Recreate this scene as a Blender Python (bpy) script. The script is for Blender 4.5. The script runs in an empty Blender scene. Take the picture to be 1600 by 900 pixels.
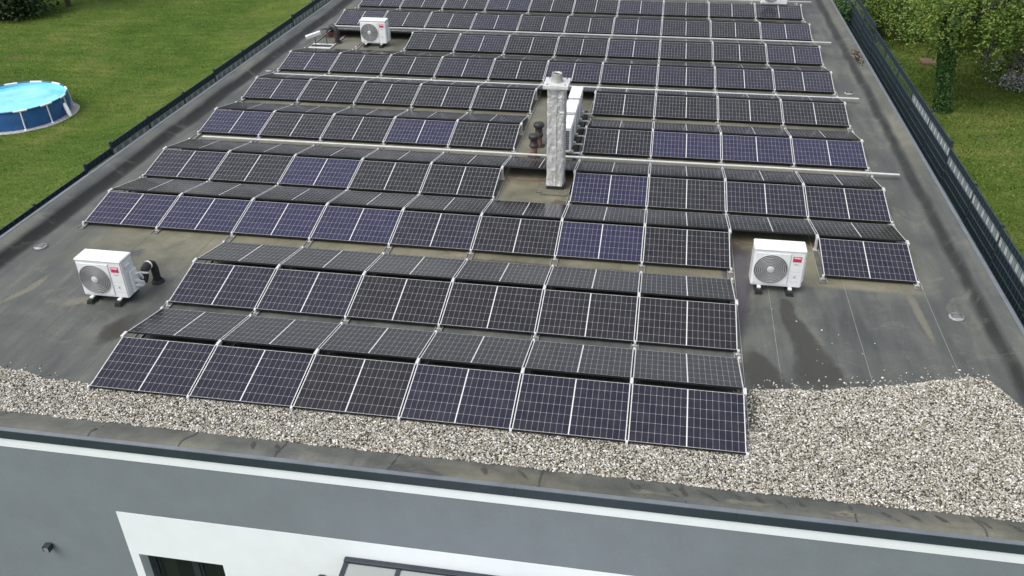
import bpy, bmesh, math, random
import numpy as np
from mathutils import Vector, Matrix, noise
random.seed(7); RNG = np.random.default_rng(7)
R = math.radians
S = bpy.context.scene
COL = S.collection

# ------------------------------------------------------------------ helpers
def link(o, parent=None):
    COL.objects.link(o)
    if parent is not None: o.parent = parent
    return o
def tag(o, label=None, cat=None, group=None, kind=None):
    if label: o['label'] = label
    if cat: o['category'] = cat
    if group: o['group'] = group
    if kind: o['kind'] = kind
    return o
def empty(name, loc, rz=0, rx=0):
    o = bpy.data.objects.new(name, None); o.empty_display_size = .2
    o.location = loc; o.rotation_euler = (rx, 0, rz)
    return link(o)
class MB:
    """collects simple shapes into one mesh"""
    def __init__(s): s.v = []; s.f = []; s.sm = []
    def add(s, vs, fs, smooth=False):
        n = len(s.v); s.v += [tuple(v) for v in vs]
        s.f += [tuple(i + n for i in f) for f in fs]; s.sm += [smooth] * len(fs)
    def box(s, x0, x1, y0, y1, z0, z1, M=None):
        vs = [Vector(p) for p in ((x0,y0,z0),(x1,y0,z0),(x1,y1,z0),(x0,y1,z0),(x0,y0,z1),(x1,y0,z1),(x1,y1,z1),(x0,y1,z1))]
        if M is not None: vs = [M @ v for v in vs]
        s.add(vs, [(0,3,2,1),(4,5,6,7),(0,1,5,4),(1,2,6,5),(2,3,7,6),(3,0,4,7)])
    def quad(s, a, b, c, d): s.add([a,b,c,d], [(0,1,2,3)])
    def cyl(s, p0, p1, r0, r1=None, n=16, caps=True, smooth=True):
        r1 = r0 if r1 is None else r1
        p0, p1 = Vector(p0), Vector(p1); d = (p1-p0).normalized()
        a = d.orthogonal().normalized(); b = d.cross(a)
        vs = []
        for p, r in ((p0,r0),(p1,r1)):
            for i in range(n):
                t = 2*math.pi*i/n; vs.append(p + a*(r*math.cos(t)) + b*(r*math.sin(t)))
        s.add(vs, [(i,(i+1)%n,n+(i+1)%n,n+i) for i in range(n)], smooth)
        if caps:
            s.add(vs[:n], [tuple(range(n-1,-1,-1))]); s.add(vs[n:], [tuple(range(n))])
    def tube(s, pts, r, n=10, caps=True):
        pts = [Vector(p) for p in pts]; rs = r if isinstance(r, (list,tuple)) else [r]*len(pts)
        vs = []; up = None
        for i, p in enumerate(pts):
            d = (pts[min(i+1,len(pts)-1)] - pts[max(i-1,0)]).normalized()
            if up is None: up = d.orthogonal().normalized()
            up = (up - d*up.dot(d)).normalized(); b = d.cross(up)
            for k in range(n):
                t = 2*math.pi*k/n; vs.append(p + up*(rs[i]*math.cos(t)) + b*(rs[i]*math.sin(t)))
        fs = [(i*n+k, i*n+(k+1)%n, (i+1)*n+(k+1)%n, (i+1)*n+k) for i in range(len(pts)-1) for k in range(n)]
        s.add(vs, fs, True)
        if caps: s.add(vs[:n], [tuple(range(n-1,-1,-1))]); s.add(vs[-n:], [tuple(range(n))])
    def lathe(s, prof, c=(0,0,0), n=24, smooth=True):
        vs = [(c[0]+r*math.cos(2*math.pi*k/n), c[1]+r*math.sin(2*math.pi*k/n), c[2]+z) for r, z in prof for k in range(n)]
        s.add(vs, [(i*n+k, i*n+(k+1)%n, (i+1)*n+(k+1)%n, (i+1)*n+k) for i in range(len(prof)-1) for k in range(n)], smooth)
    def ring(s, c, R_, r, axis='y', n=40, m=6):
        vs = []
        for i in range(n):
            t = 2*math.pi*i/n
            for k in range(m):
                u = 2*math.pi*k/m; q = R_ + r*math.cos(u)
                p = (q*math.cos(t), r*math.sin(u), q*math.sin(t)) if axis=='y' else (q*math.cos(t), q*math.sin(t), r*math.sin(u))
                vs.append((c[0]+p[0], c[1]+p[1], c[2]+p[2]))
        s.add(vs, [(i*m+k, ((i+1)%n)*m+k, ((i+1)%n)*m+(k+1)%m, i*m+(k+1)%m) for i in range(n) for k in range(m)], True)
    def mesh(s, name, mat=None, bevel=0, seg=2):
        me = bpy.data.meshes.new(name); me.from_pydata(s.v, [], s.f)
        if bevel:
            bm = bmesh.new(); bm.from_mesh(me)
            bmesh.ops.remove_doubles(bm, verts=bm.verts, dist=1e-5)
            bmesh.ops.bevel(bm, geom=[e for e in bm.edges], offset=bevel, segments=seg, affect='EDGES', clamp_overlap=True)
            bm.to_mesh(me); bm.free()
        else:
            me.polygons.foreach_set('use_smooth', s.sm)
        bm = bmesh.new(); bm.from_mesh(me); bmesh.ops.recalc_face_normals(bm, faces=bm.faces); bm.to_mesh(me); bm.free()
        if mat: me.materials.append(mat)
        me.update(); return me
    def build(s, name, mat, parent=None, bevel=0, seg=2):
        return link(bpy.data.objects.new(name, s.mesh(name, mat, bevel, seg)), parent)
def bigmesh(name, V, F, mat, parent=None, smooth=False):
    """V (n,3) and F (m,k) numpy arrays"""
    me = bpy.data.meshes.new(name); V = np.asarray(V, np.float32); F = np.asarray(F, np.int32); k = F.shape[1]
    me.vertices.add(len(V)); me.vertices.foreach_set('co', V.ravel())
    me.loops.add(F.size); me.loops.foreach_set('vertex_index', F.ravel())
    me.polygons.add(len(F)); me.polygons.foreach_set('loop_start', np.arange(0, F.size, k, dtype=np.int32))
    if smooth: me.polygons.foreach_set('use_smooth', np.ones(len(F), bool))
    me.update(calc_edges=True); me.validate()
    me.materials.append(mat)
    return link(bpy.data.objects.new(name, me), parent)

# ------------------------------------------------------------------ materials
def newmat(name):
    m = bpy.data.materials.new(name); m.use_nodes = True
    nt = m.node_tree; return m, nt, nt.nodes['Principled BSDF'], nt.links.new
def nd(nt, typ, **kw):
    n = nt.nodes.new(typ)
    for k, v in kw.items():
        if k in n.inputs.keys() if isinstance(k, str) else False: n.inputs[k].default_value = v
        else: setattr(n, k, v)
    return n
def ramp(nt, stops, interp='LINEAR'):
    r = nt.nodes.new('ShaderNodeValToRGB'); e = r.color_ramp.elements; r.color_ramp.interpolation = interp
    while len(e) < len(stops): e.new(.5)
    for i, (p, c) in enumerate(stops):
        e[i].position = p; e[i].color = (*c, 1) if len(c) == 3 else c
    return r
def coords(nt, scale=(1,1,1), out='Object'):
    t = nt.nodes.new('ShaderNodeTexCoord'); mp = nt.nodes.new('ShaderNodeMapping'); mp.inputs['Scale'].default_value = scale
    nt.links.new(t.outputs[out], mp.inputs['Vector']); return mp.outputs['Vector']
def noi(nt, vec, scale, detail=4, rough=.55, dist=0):
    n = nt.nodes.new('ShaderNodeTexNoise'); n.inputs['Scale'].default_value = scale; n.inputs['Detail'].default_value = detail
    n.inputs['Roughness'].default_value = rough; n.inputs['Distortion'].default_value = dist
    nt.links.new(vec, n.inputs['Vector']); return n.outputs['Fac']
def mixc(nt, fac, a, b, mode='MIX'):
    m = nt.nodes.new('ShaderNodeMix'); m.data_type = 'RGBA'; m.blend_type = mode
    for sock, val in ((m.inputs['Factor'], fac), (m.inputs[6], a), (m.inputs[7], b)):
        if isinstance(val, bpy.types.NodeSocket): nt.links.new(val, sock)
        elif isinstance(val, (int,float)): sock.default_value = val
        else: sock.default_value = (*val, 1)
    return m.outputs[2]
def mth(nt, op, a, b=0, c=None):
    m = nt.nodes.new('ShaderNodeMath'); m.operation = op
    for i, v in enumerate((a,b) if c is None else (a,b,c)):
        if isinstance(v, bpy.types.NodeSocket): nt.links.new(v, m.inputs[i])
        else: m.inputs[i].default_value = v
    return m.outputs[0]
def bump(nt, bs, height, strength=.3, dist=.01):
    b = nt.nodes.new('ShaderNodeBump'); b.inputs['Strength'].default_value = strength; b.inputs['Distance'].default_value = dist
    nt.links.new(height, b.inputs['Height']); nt.links.new(b.outputs['Normal'], bs.inputs['Normal'])
def simple(name, col, rough=.5, metal=0, var=.12, scale=6, bmp=0, bscale=60, spec=.5):
    """plain paint / metal / plastic with a little wear in it"""
    m, nt, bs, L = newmat(name); v = coords(nt)
    n = noi(nt, v, scale, 6, .6)
    dark = tuple(c*(1-var) for c in col); lite = tuple(min(1, c*(1+var*.6)) for c in col)
    r = ramp(nt, [(.3, dark), (.7, lite)]); L(n, r.inputs['Fac'])
    if bmp:
        q_ = .05 if sum(col) < 1 else .012
        g = ramp(nt, [(.3,(1-q_,)*3),(.7,(1+q_,)*3)]); L(noi(nt, v, 34, 3, .8), g.inputs['Fac']); L(mixc(nt, 1, r.outputs['Color'], g.outputs['Color'], 'MULTIPLY'), bs.inputs['Base Color'])
    else: L(r.outputs['Color'], bs.inputs['Base Color'])
    rr = nt.nodes.new('ShaderNodeMapRange'); rr.inputs['To Min'].default_value = max(0,rough-.08); rr.inputs['To Max'].default_value = min(1,rough+.1)
    L(noi(nt, v, scale*3, 3), rr.inputs['Value']); L(rr.outputs[0], bs.inputs['Roughness'])
    bs.inputs['Metallic'].default_value = metal; bs.inputs['Specular IOR Level'].default_value = spec
    if bmp: bump(nt, bs, noi(nt, v, bscale, 4), bmp, .004)
    return m
M = {}
M['white_paint'] = simple('white_paint', (.70,.72,.725), .4, var=.06, scale=9)
M['white_metal'] = simple('white_metal', (.58,.585,.58), .42, .15, var=.18, scale=7)
M['aluminium'] = simple('aluminium', (.42,.42,.40), .5, .35, var=.25, scale=8)
M['rail_dirt_shade'] = simple('dirt_shade_rail', (.15,.145,.125), .6, .2, var=.45, scale=5)  # tray floor: grime plus the deep shade of the gaps put into its colour
M['black_frame'] = simple('black_frame', (.022,.023,.026), .38, .3, var=.2)
M['black_rubber'] = simple('black_rubber', (.018,.018,.018), .75, var=.3, scale=20)
M['black_plastic'] = simple('black_plastic', (.02,.021,.022), .5, var=.3, scale=14)
M['fascia'] = simple('fascia_metal', (.036,.051,.067), .48, .1, var=.16, scale=3)
M['cap'] = simple('edge_metal', (.175,.195,.208), .42, .35, var=.2, scale=3)
M['anthracite'] = simple('anthracite_metal', (.035,.042,.055), .45, .2, var=.2, scale=6)
M['red_label'] = simple('red_label', (.55,.02,.09), .45, var=.05)
M['grey_print'] = simple('grey_print', (.35,.36,.36), .5, var=.05)
M['seamline'] = simple('casing_joint', (.40,.41,.41), .6, var=.05)
M['white_wall'] = simple('white_render', (.82,.86,.895), .9, var=.035, scale=2.2, bmp=.25, bscale=160, spec=.2)
M['grey_wall'] = simple('grey_render', (.198,.226,.250), .92, var=.07, scale=1.6, bmp=.6, bscale=140, spec=.2)
M['brown_pipe'] = simple('brown_pipe', (.16,.085,.055), .6, var=.25)
M['red_cable'] = simple('red_cable', (.16,.022,.025), .5, var=.15)
M['drain'] = simple('drain_grey', (.30,.31,.31), .65, .2, var=.3, scale=14)
M['coil'] = simple('coil_fins', (.035,.045,.05), .5, .3, var=.3, scale=30)
M['grille'] = simple('grille_grey', (.37,.38,.38), .5, var=.1)
M['dark_inside'] = simple('dark_inside', (.05,.052,.055), .8, var=.2)
M['curtain'] = simple('curtain_cloth', (.33,.35,.34), .9, var=.15)

# solar cells: 18 x 6 half cells, white wider middle bar, white border
def cell_material(name, ca, cb, haze=.0):
    m, nt, bs, L = newmat(name)
    tc = nt.nodes.new('ShaderNodeTexCoord'); sp = nt.nodes.new('ShaderNodeSeparateXYZ'); L(tc.outputs['UV'], sp.inputs[0])
    X, Y = sp.outputs[0], sp.outputs[1]          # metres on the panel, X from the middle
    ax = mth(nt, 'ABSOLUTE', X)
    cw, ch = .0930, .1842
    gx = mth(nt, 'SUBTRACT', ax, .0085)           # middle bar half width
    fx = mth(nt, 'FRACT', mth(nt, 'DIVIDE', gx, cw)); fy = mth(nt, 'FRACT', mth(nt, 'DIVIDE', Y, ch))
    dx = mth(nt, 'MULTIPLY', mth(nt, 'MINIMUM', fx, mth(nt, 'SUBTRACT', 1, fx)), cw)
    dy = mth(nt, 'MULTIPLY', mth(nt, 'MINIMUM', fy, mth(nt, 'SUBTRACT', 1, fy)), ch)
    line = mth(nt, 'MAXIMUM', mth(nt, 'LESS_THAN', dx, .0015), mth(nt, 'LESS_THAN', dy, .0016))
    line = mth(nt, 'MULTIPLY', line, .58)
    dia = mth(nt, 'LESS_THAN', mth(nt, 'ADD', dx, dy), .006)
    mid = mth(nt, 'LESS_THAN', ax, .0085)
    bx = mth(nt, 'GREATER_THAN', ax, .0085 + 9*cw)
    by = mth(nt, 'MAXIMUM', mth(nt, 'LESS_THAN', Y, .001), mth(nt, 'GREATER_THAN', Y, 6*ch-.001))
    w = mth(nt, 'MAXIMUM', mth(nt, 'MAXIMUM', line, dia), mth(nt, 'MAXIMUM', mid, mth(nt, 'MAXIMUM', bx, by)))
    oi = nt.nodes.new('ShaderNodeObjectInfo')
    cellv = nt.nodes.new('ShaderNodeTexWhiteNoise'); cellv.noise_dimensions = '3D'
    cmb = nt.nodes.new('ShaderNodeCombineXYZ')
    L(mth(nt, 'FLOOR', mth(nt, 'DIVIDE', X, cw)), cmb.inputs[0]); L(mth(nt, 'FLOOR', mth(nt, 'DIVIDE', Y, ch)), cmb.inputs[1]); L(oi.outputs['Random'], cmb.inputs[2])
    L(cmb.outputs[0], cellv.inputs['Vector'])
    fac = mth(nt, 'ADD', mth(nt, 'MULTIPLY', cellv.outputs['Value'], .35), mth(nt, 'MULTIPLY', oi.outputs['Random'], .65))
    cell = mixc(nt, fac, ca, cb)
    # thin busbar wires, too fine to resolve, only soften the cell a little
    v = coords(nt, out='UV')
    dust = noi(nt, v, 3.2, 6, .65)
    dr = ramp(nt, [(.42,(0,0,0)),(.85,(.06,.06,.06))]); L(dust, dr.inputs['Fac'])
    cell = mixc(nt, dr.outputs['Color'], cell, (.30,.29,.26))
    col = mixc(nt, w, cell, (.58,.58,.565))
    L(col, bs.inputs['Base Color'])
    bs.inputs['Roughness'].default_value = .16; bs.inputs['IOR'].default_value = 1.38
    rr = nt.nodes.new('ShaderNodeMapRange'); rr.inputs['To Min'].default_value = .10; rr.inputs['To Max'].default_value = .26
    L(dust, rr.inputs['Value']); L(rr.outputs[0], bs.inputs['Roughness'])
    return m
M['cell_grey'] = cell_material('cell_charcoal', (.011,.0103,.0135), (.0175,.0163,.0215))
M['cell_mid'] = cell_material('cell_slate', (.013,.0118,.022), (.019,.0175,.033))
M['cell_blue'] = cell_material('cell_blue', (.015,.0148,.038), (.021,.0205,.054))  # blue sheen of the reflected sky put into the cell colour, per panel

# ------------------------------------------------------------------ camera, light
cam = bpy.data.cameras.new('camera'); co = bpy.data.objects.new('camera', cam); link(co)
co.location = (12.307, -9.8254, 8.8466); co.rotation_euler = (1.0190, .0121, .1672)
cam.sensor_width = 36; cam.lens = 1364.28/1600*36; cam.clip_end = 2000; cam.clip_start = .1
S.camera = co
SUN_DIR = Vector((-.42, -.36, .83)).normalized()
w = bpy.data.worlds.new('World'); S.world = w; w.use_nodes = True
nt = w.node_tree; bg = nt.nodes['Background']
sky = nt.nodes.new('ShaderNodeTexSky'); sky.sky_type = 'NISHITA'; sky.sun_disc = False
sky.sun_elevation = math.asin(SUN_DIR.z); sky.sun_rotation = math.atan2(SUN_DIR.x, SUN_DIR.y)
sky.air_density = 1.3; sky.dust_density = 4.0; sky.ozone_density = 1.0
hs = nt.nodes.new('ShaderNodeHueSaturation'); hs.inputs['Saturation'].default_value = .38
nt.links.new(sky.outputs[0], hs.inputs['Color'])
# broken cloud, so that glass has something to mirror
tc = nt.nodes.new('ShaderNodeTexCoord'); mp = nt.nodes.new('ShaderNodeMapping'); mp.inputs['Scale'].default_value = (1,1,2.2)
nt.links.new(tc.outputs['Generated'], mp.inputs['Vector'])
cl = noi(nt, mp.outputs['Vector'], 2.6, 6, .6, .4)
cr = ramp(nt, [(.36,(.72,.74,.80)),(.64,(1.22,1.20,1.16))]); nt.links.new(cl, cr.inputs['Fac'])
nt.links.new(mixc(nt, 1.0, hs.outputs[0], cr.outputs['Color'], 'MULTIPLY'), bg.inputs['Color'])
bg.inputs['Strength'].default_value = .15
sl = bpy.data.lights.new('sun', 'SUN'); so = bpy.data.objects.new('sun', sl); link(so)
sl.energy = 1.1; sl.angle = R(50); sl.color = (1,.97,.93)
so.rotation_euler = (-SUN_DIR).to_track_quat('-Z','Y').to_euler(); so.location = (-20,-20,40)
S.view_settings.view_transform = 'Standard'; S.view_settings.look = 'None'; S.view_settings.exposure = 0.60; S.view_settings.gamma = 1

# ------------------------------------------------------------------ ground
def sst(a, b, x):
    t = min(1, max(0, (x-a)/(b-a))); return t*t*(3-2*t)
def ground_z(x, y):
    side = -4.0 + 2.1*sst(-10.5, -1.6, x) + .4*sst(-1.0, 19, x)
    side += .10*noise.noise(Vector((x*.12, y*.12, 3)))
    return side + (-4.4 - side)*sst(1.0, -1.0, y)
def lawn_material():
    m, nt, bs, L = newmat('lawn_grass'); v = coords(nt)
    big = noi(nt, v, .16, 5, .6, .6); mid_ = noi(nt, v, .9, 6, .65); fin = noi(nt, v, 20, 5, .8); stripe = noi(nt, coords(nt, (.25,2.2,1)), 1.6, 4, .6)
    a = ramp(nt, [(.30,(.031,.074,.009)),(.5,(.073,.120,.020)),(.68,(.150,.165,.048))]); L(mth(nt,'ADD',mth(nt,'MULTIPLY',big,.6),mth(nt,'MULTIPLY',mid_,.4)), a.inputs['Fac'])
    f = ramp(nt, [(.3,(.56,.58,.52)),(.5,(1.0,1.0,.96)),(.72,(1.45,1.42,1.4))]); L(fin, f.inputs['Fac'])
    c = mixc(nt, 1, a.outputs['Color'], f.outputs['Color'], 'MULTIPLY')
    st = ramp(nt, [(.35,(.74,.80,.72)),(.65,(1.22,1.17,1.12))]); L(stripe, st.inputs['Fac'])
    c = mixc(nt, .8, c, st.outputs['Color'], 'MULTIPLY')
    bare = ramp(nt, [(.62,(0,0,0)),(.76,(.8,.8,.8))]); L(noi(nt, v, .34, 6, .7), bare.inputs['Fac'])
    c = mixc(nt, bare.outputs['Color'], c, (.125,.098,.052))
    L(c, bs.inputs['Base Color']); bs.inputs['Roughness'].default_value = .95; bs.inputs['Specular IOR Level'].default_value = .1
    bump(nt, bs, fin, .9, .06)
    return m
M['lawn'] = lawn_material()
xs = np.concatenate([[-400,-250,-150,-90,-65], np.arange(-50, 45, .6), [50,60,80,130,250,400]])
ys = np.concatenate([[-200,-80,-30,-12], np.arange(-6, 62, .6), [70,85,120,200,400]])
V = np.array([(x, y, ground_z(x, y)) for y in ys for x in xs]); nx = len(xs)
F = np.array([(j*nx+i, j*nx+i+1, (j+1)*nx+i+1, (j+1)*nx+i) for j in range(len(ys)-1) for i in range(nx-1)])
tag(bigmesh('ground', V, F, M['lawn'], smooth=True), kind='structure')

def leafmat(name, cols, rough=.6, clump=0):
    m, nt, bs, L = newmat(name); g = nt.nodes.new('ShaderNodeNewGeometry')
    n = len(cols); r = ramp(nt, [(i/max(1,n-1), c) for i, c in enumerate(cols)]); L(g.outputs['Random Per Island'], r.inputs['Fac'])
    c = r.outputs['Color']
    if clump:
        cr_ = ramp(nt, [(.36,(.38,.46,.42)),(.5,(.9,.95,.9)),(.64,(1.25,1.2,1.1))]); L(noi(nt, coords(nt), clump, 3, .5), cr_.inputs['Fac'])
        c = mixc(nt, 1, c, cr_.outputs['Color'], 'MULTIPLY')
    L(c, bs.inputs['Base Color']); bs.inputs['Roughness'].default_value = rough; bs.inputs['Specular IOR Level'].default_value = .3
    return m
M['grass_blade'] = leafmat('grass_blade', [(.044,.100,.012),(.075,.138,.019),(.105,.168,.028),(.17,.195,.055),(.064,.118,.017)], .8)
# short grass blades on the lawn wherever the camera can see it
def grass(n, x0, x1, y0, y1, hx):
    P = np.stack([RNG.uniform(x0,x1,n), RNG.uniform(y0,y1,n)], 1)
    Z = np.array([ground_z(a,b) for a,b in P]); h = RNG.uniform(.03,.10,n)*hx; th = RNG.uniform(0,2*np.pi,n); ww = RNG.uniform(.012,.03,n)
    B = np.column_stack([P, Z]); d = np.column_stack([np.cos(th), np.sin(th), 0*th])*ww[:,None]
    tip = B + np.column_stack([RNG.normal(0,.035,n), RNG.normal(0,.035,n), h])
    return np.stack([B-d, B+d, tip], 1).reshape(-1,3)
V = np.concatenate([grass(150000,-27,-1.9,5,48,.40), grass(70000,19.9,34,8.5,36,.7)])
tag(bigmesh('grass', V, np.arange(len(V)).reshape(-1,3), M['grass_blade']), kind='stuff')

# ------------------------------------------------------------------ building
XL, XR, YF, YB = -1.15, 18.80, -1.10, 34.0       # inner line of the metal edge
OUT = .075                                        # width of the metal edge
ZP = .20
bld = empty('building', ((XL+XR)/2, YF-OUT, -4.4))
tag(bld, 'flat roofed building with grey and white rendered front and gravelled membrane roof', 'building')
def part(mb, name, mat, parent=bld, **k):
    o = mb.build(name, mat, parent, **k); o.matrix_parent_inverse = parent.matrix_world.inverted() if parent is not bld else Matrix.Translation(-bld.location)
    return o
PROF = [(0,.20),(.10,.197),(.22,.180),(.30,.150),(.36,.105),(.42,.060),(.48,.026),(.54,.008),(.60,0)]
def prof(d):
    if d >= .6: return 0
    for (a, za), (b, zb) in zip(PROF, PROF[1:]):
        if d <= b: return za + (zb-za)*(d-a)/(b-a)
    return 0
def proff(d):                                     # the front edge slopes gently
    return ZP*(1-sst(0, .62, d))
def roof_z(x, y):
    dl, dr_, df = x-XL, XR-x, y-YF
    z = max(prof(dl), prof(dr_), proff(df), prof(YB-y))
    e = min(dl, dr_)
    # slack folds of the sheet
    if e < 1.0:
        k = sst(0,.12,e)*(1-sst(.55,1.0,e))
        z += k*(.022*noise.noise(Vector((x*1.2, y*.55, 1))) + .018*noise.noise(Vector((x*3.0+y*.6, y*1.1, 5))))
    if df < .7:
        k = sst(0,.1,df)*(1-sst(.4,.7,df)); s = x*2.0 + df*2.2
        r1 = abs(noise.noise(Vector((s*.9, df*.5, 9)))); z += k*(.035*max(0,.25-r1)/.25 + .018*noise.noise(Vector((x*1.5, df*2, 4))))
    z += .006*noise.noise(Vector((x*.7, y*.5, 2)))
    return z
gx = sorted(set([round(XL+d,4) for d in np.arange(0,1.05,.05)] + [round(XR-d,4) for d in np.arange(0,1.05,.05)] + [round(v,4) for v in np.arange(XL+1.2, XR-1.1, .16)]))
gy = sorted(set([round(YF+d,4) for d in np.arange(0,.75,.05)] + [round(v,4) for v in np.arange(YF+.8, YB, .14)] + [YB]))
V = np.array([(x, y, roof_z(x, y)) for y in gy for x in gx]); nx = len(gx)
F = np.array([(j*nx+i, j*nx+i+1, (j+1)*nx+i+1, (j+1)*nx+i) for j in range(len(gy)-1) for i in range(nx-1)])
def membrane_material():
    m, nt, bs, L = newmat('roof_membrane'); v = coords(nt, out='Object')
    big = noi(nt, v, .42, 6, .62, .7); mid_ = noi(nt, v, 1.7, 6, .65, .5); fin = noi(nt, v, 26, 4, .7)
    strk = noi(nt, coords(nt, (2.4,.35,1)), 1.1, 6, .62, .3)
    grey = ramp(nt, [(.36,(.048,.053,.050)),(.5,(.079,.084,.078)),(.61,(.120,.122,.105))]); L(mth(nt,'ADD',mth(nt,'MULTIPLY',big,.55),mth(nt,'MULTIPLY',strk,.45)), grey.inputs['Fac'])
    oliv = ramp(nt, [(.36,(.092,.089,.060)),(.5,(.145,.138,.095)),(.66,(.205,.193,.138))]); L(mth(nt,'ADD',mth(nt,'MULTIPLY',big,.5),mth(nt,'MULTIPLY',mid_,.5)), oliv.inputs['Fac'])
    at = nt.nodes.new('ShaderNodeAttribute'); at.attribute_name = 'dirt_shade'; sp = nt.nodes.new('ShaderNodeSeparateColor'); L(at.outputs['Color'], sp.inputs[0])
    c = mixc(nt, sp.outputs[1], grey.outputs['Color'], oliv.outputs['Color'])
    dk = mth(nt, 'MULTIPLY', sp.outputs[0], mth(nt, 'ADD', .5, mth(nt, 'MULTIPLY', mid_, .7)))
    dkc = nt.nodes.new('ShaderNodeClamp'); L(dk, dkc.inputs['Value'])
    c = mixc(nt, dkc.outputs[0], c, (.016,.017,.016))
    f = ramp(nt, [(.3,(.86,.86,.86)),(.7,(1.12,1.12,1.12))]); L(fin, f.inputs['Fac'])
    c = mixc(nt, 1, c, f.outputs['Color'], 'MULTIPLY')
    lime = ramp(nt, [(.56,(0,0,0)),(.76,(.34,.34,.34))]); L(noi(nt, v, 1.15, 7, .7, 1.2), lime.inputs['Fac'])
    c = mixc(nt, lime.outputs['Color'], c, (.26,.25,.20))
    L(c, bs.inputs['Base Color'])
    rr = nt.nodes.new('ShaderNodeMapRange'); rr.inputs['To Min'].default_value = .48; rr.inputs['To Max'].default_value = .75
    L(big, rr.inputs['Value']); L(rr.outputs[0], bs.inputs['Roughness']); bs.inputs['Specular IOR Level'].default_value = .35
    bump(nt, bs, mth(nt,'ADD',mth(nt,'MULTIPLY',mid_,1.0),mth(nt,'MULTIPLY',fin,.25)), .35, .02)
    return m
M['membrane'] = membrane_material()
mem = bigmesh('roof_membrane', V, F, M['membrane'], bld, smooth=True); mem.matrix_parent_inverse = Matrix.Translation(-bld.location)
dirt_shade = np.zeros((len(V),4), np.float32); dirt_shade[:,3] = 1
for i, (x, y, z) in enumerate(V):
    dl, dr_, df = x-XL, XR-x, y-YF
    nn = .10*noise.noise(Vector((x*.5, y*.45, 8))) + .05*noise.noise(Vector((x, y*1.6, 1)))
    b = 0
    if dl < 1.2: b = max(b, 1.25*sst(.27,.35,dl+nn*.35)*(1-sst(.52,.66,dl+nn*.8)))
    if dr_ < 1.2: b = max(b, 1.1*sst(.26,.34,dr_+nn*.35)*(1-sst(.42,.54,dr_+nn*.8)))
    dirt_shade[i,0] = b  # dark band at the slope foot: grime and slope shading painted together
    o = sst(-.1,.9,x+nn*4)*(1-sst(16.9,17.9,x+nn*4))*sst(3.4,5.2,y+nn*5)
    if y < 5.3 and x > 13.2: o *= 1-sst(13.2,14.2,x)
    if df < .7: o = max(o, (.22+.9*noise.noise(Vector((x*.33,0,2))))*(1-sst(.25,.6,df)))
    if dr_ < .35 and y > 9: o = max(o, .55*sst(9,13,y)*(1-sst(.2,.35,dr_)))
    if y > 9: o *= 1-.55*sst(10,17,y)
    dirt_shade[i,1] = min(1, max(0, o))
ca = mem.data.color_attributes.new('dirt_shade', 'FLOAT_COLOR', 'POINT'); ca.data.foreach_set('color', dirt_shade.ravel())
# welded laps of the sheets
M['lap_faint'] = simple('weld_lap_faint', (.125,.125,.108), .65, var=.3, scale=10)
M['lap'] = simple('weld_lap', (.235,.235,.215), .6, var=.3, scale=10)
M['lap_dark'] = simple('weld_edge', (.045,.046,.045), .6, var=.3, scale=10)
mb = MB(); mb2 = MB()
k = 17.56; i = 0
while k > 0:
    ya = YF+.62; mb = MB()
    ysq = np.linspace(ya, 33, 120); jit = [.012*noise.noise(Vector((k, y*.6, 3))) for y in ysq]
    for a in range(len(ysq)-1):
        mb.quad((k+jit[a]-.0045, ysq[a], roof_z(k,ysq[a])+.004), (k+jit[a]+.0045, ysq[a], roof_z(k,ysq[a])+.004), (k+jit[a+1]+.0045, ysq[a+1], roof_z(k,ysq[a+1])+.004), (k+jit[a+1]-.0045, ysq[a+1], roof_z(k,ysq[a+1])+.004))
    part(mb, 'membrane_seam', M['lap' if k > 14 else 'lap_faint'], mem); k -= 1.445
for x in (2.55, 4.3, 5.75, 7.25, 8.95, 11.1, 13.1, 15.3, 16.9):   # laps across the front upstand
    mb = MB()
    ysq = np.linspace(YF+.004, YF+.55, 12); sl_ = random.uniform(-.10,.10)
    for a in range(11):
        xa, xb = x+sl_*(ysq[a]-YF), x+sl_*(ysq[a+1]-YF)
        za, zb = roof_z(xa,ysq[a])+.006, roof_z(xb,ysq[a+1])+.006
        mb.quad((xa-.012,ysq[a],za),(xa+.012,ysq[a],za),(xb+.012,ysq[a+1],zb),(xb-.012,ysq[a+1],zb))
    part(mb, 'upstand_lap', M['lap_dark'], mem)
# damp patches and painted crease shade: soft edged sheets a few mm above the membrane
def damp_material(name, col, rough, alpha=.7):
    m, nt, bs, L = newmat(name); at = nt.nodes.new('ShaderNodeAttribute'); at.attribute_name = 'edge'
    v = coords(nt); n = noi(nt, v, 3.0, 3, .55, .5)
    a = nt.nodes.new('ShaderNodeMapRange'); a.inputs['From Min'].default_value = .15; a.inputs['From Max'].default_value = .8; a.interpolation_type = 'SMOOTHSTEP'
    L(mth(nt,'ADD', mth(nt,'MULTIPLY',at.outputs['Fac'],.85), mth(nt,'MULTIPLY', mth(nt,'SUBTRACT',n,.5), .7)), a.inputs['Value'])
    bs.inputs['Base Color'].default_value = (*col,1); bs.inputs['Roughness'].default_value = rough
    L(mth(nt,'MULTIPLY',a.outputs[0],alpha), bs.inputs['Alpha']); return m
M['repair'] = simple('repair_sheet', (.060,.058,.052), .6, var=.2, scale=5)
M['damp_crease'] = damp_material('damp_crease_dark', (.050,.047,.040), .30)
M['wet'] = damp_material('wet_purple', (.085,.075,.085), .16)
M['rust'] = damp_material('silt_brown', (.105,.062,.040), .45)
M['pale'] = damp_material('dried_silt', (.22,.21,.165), .7, .55)
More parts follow.
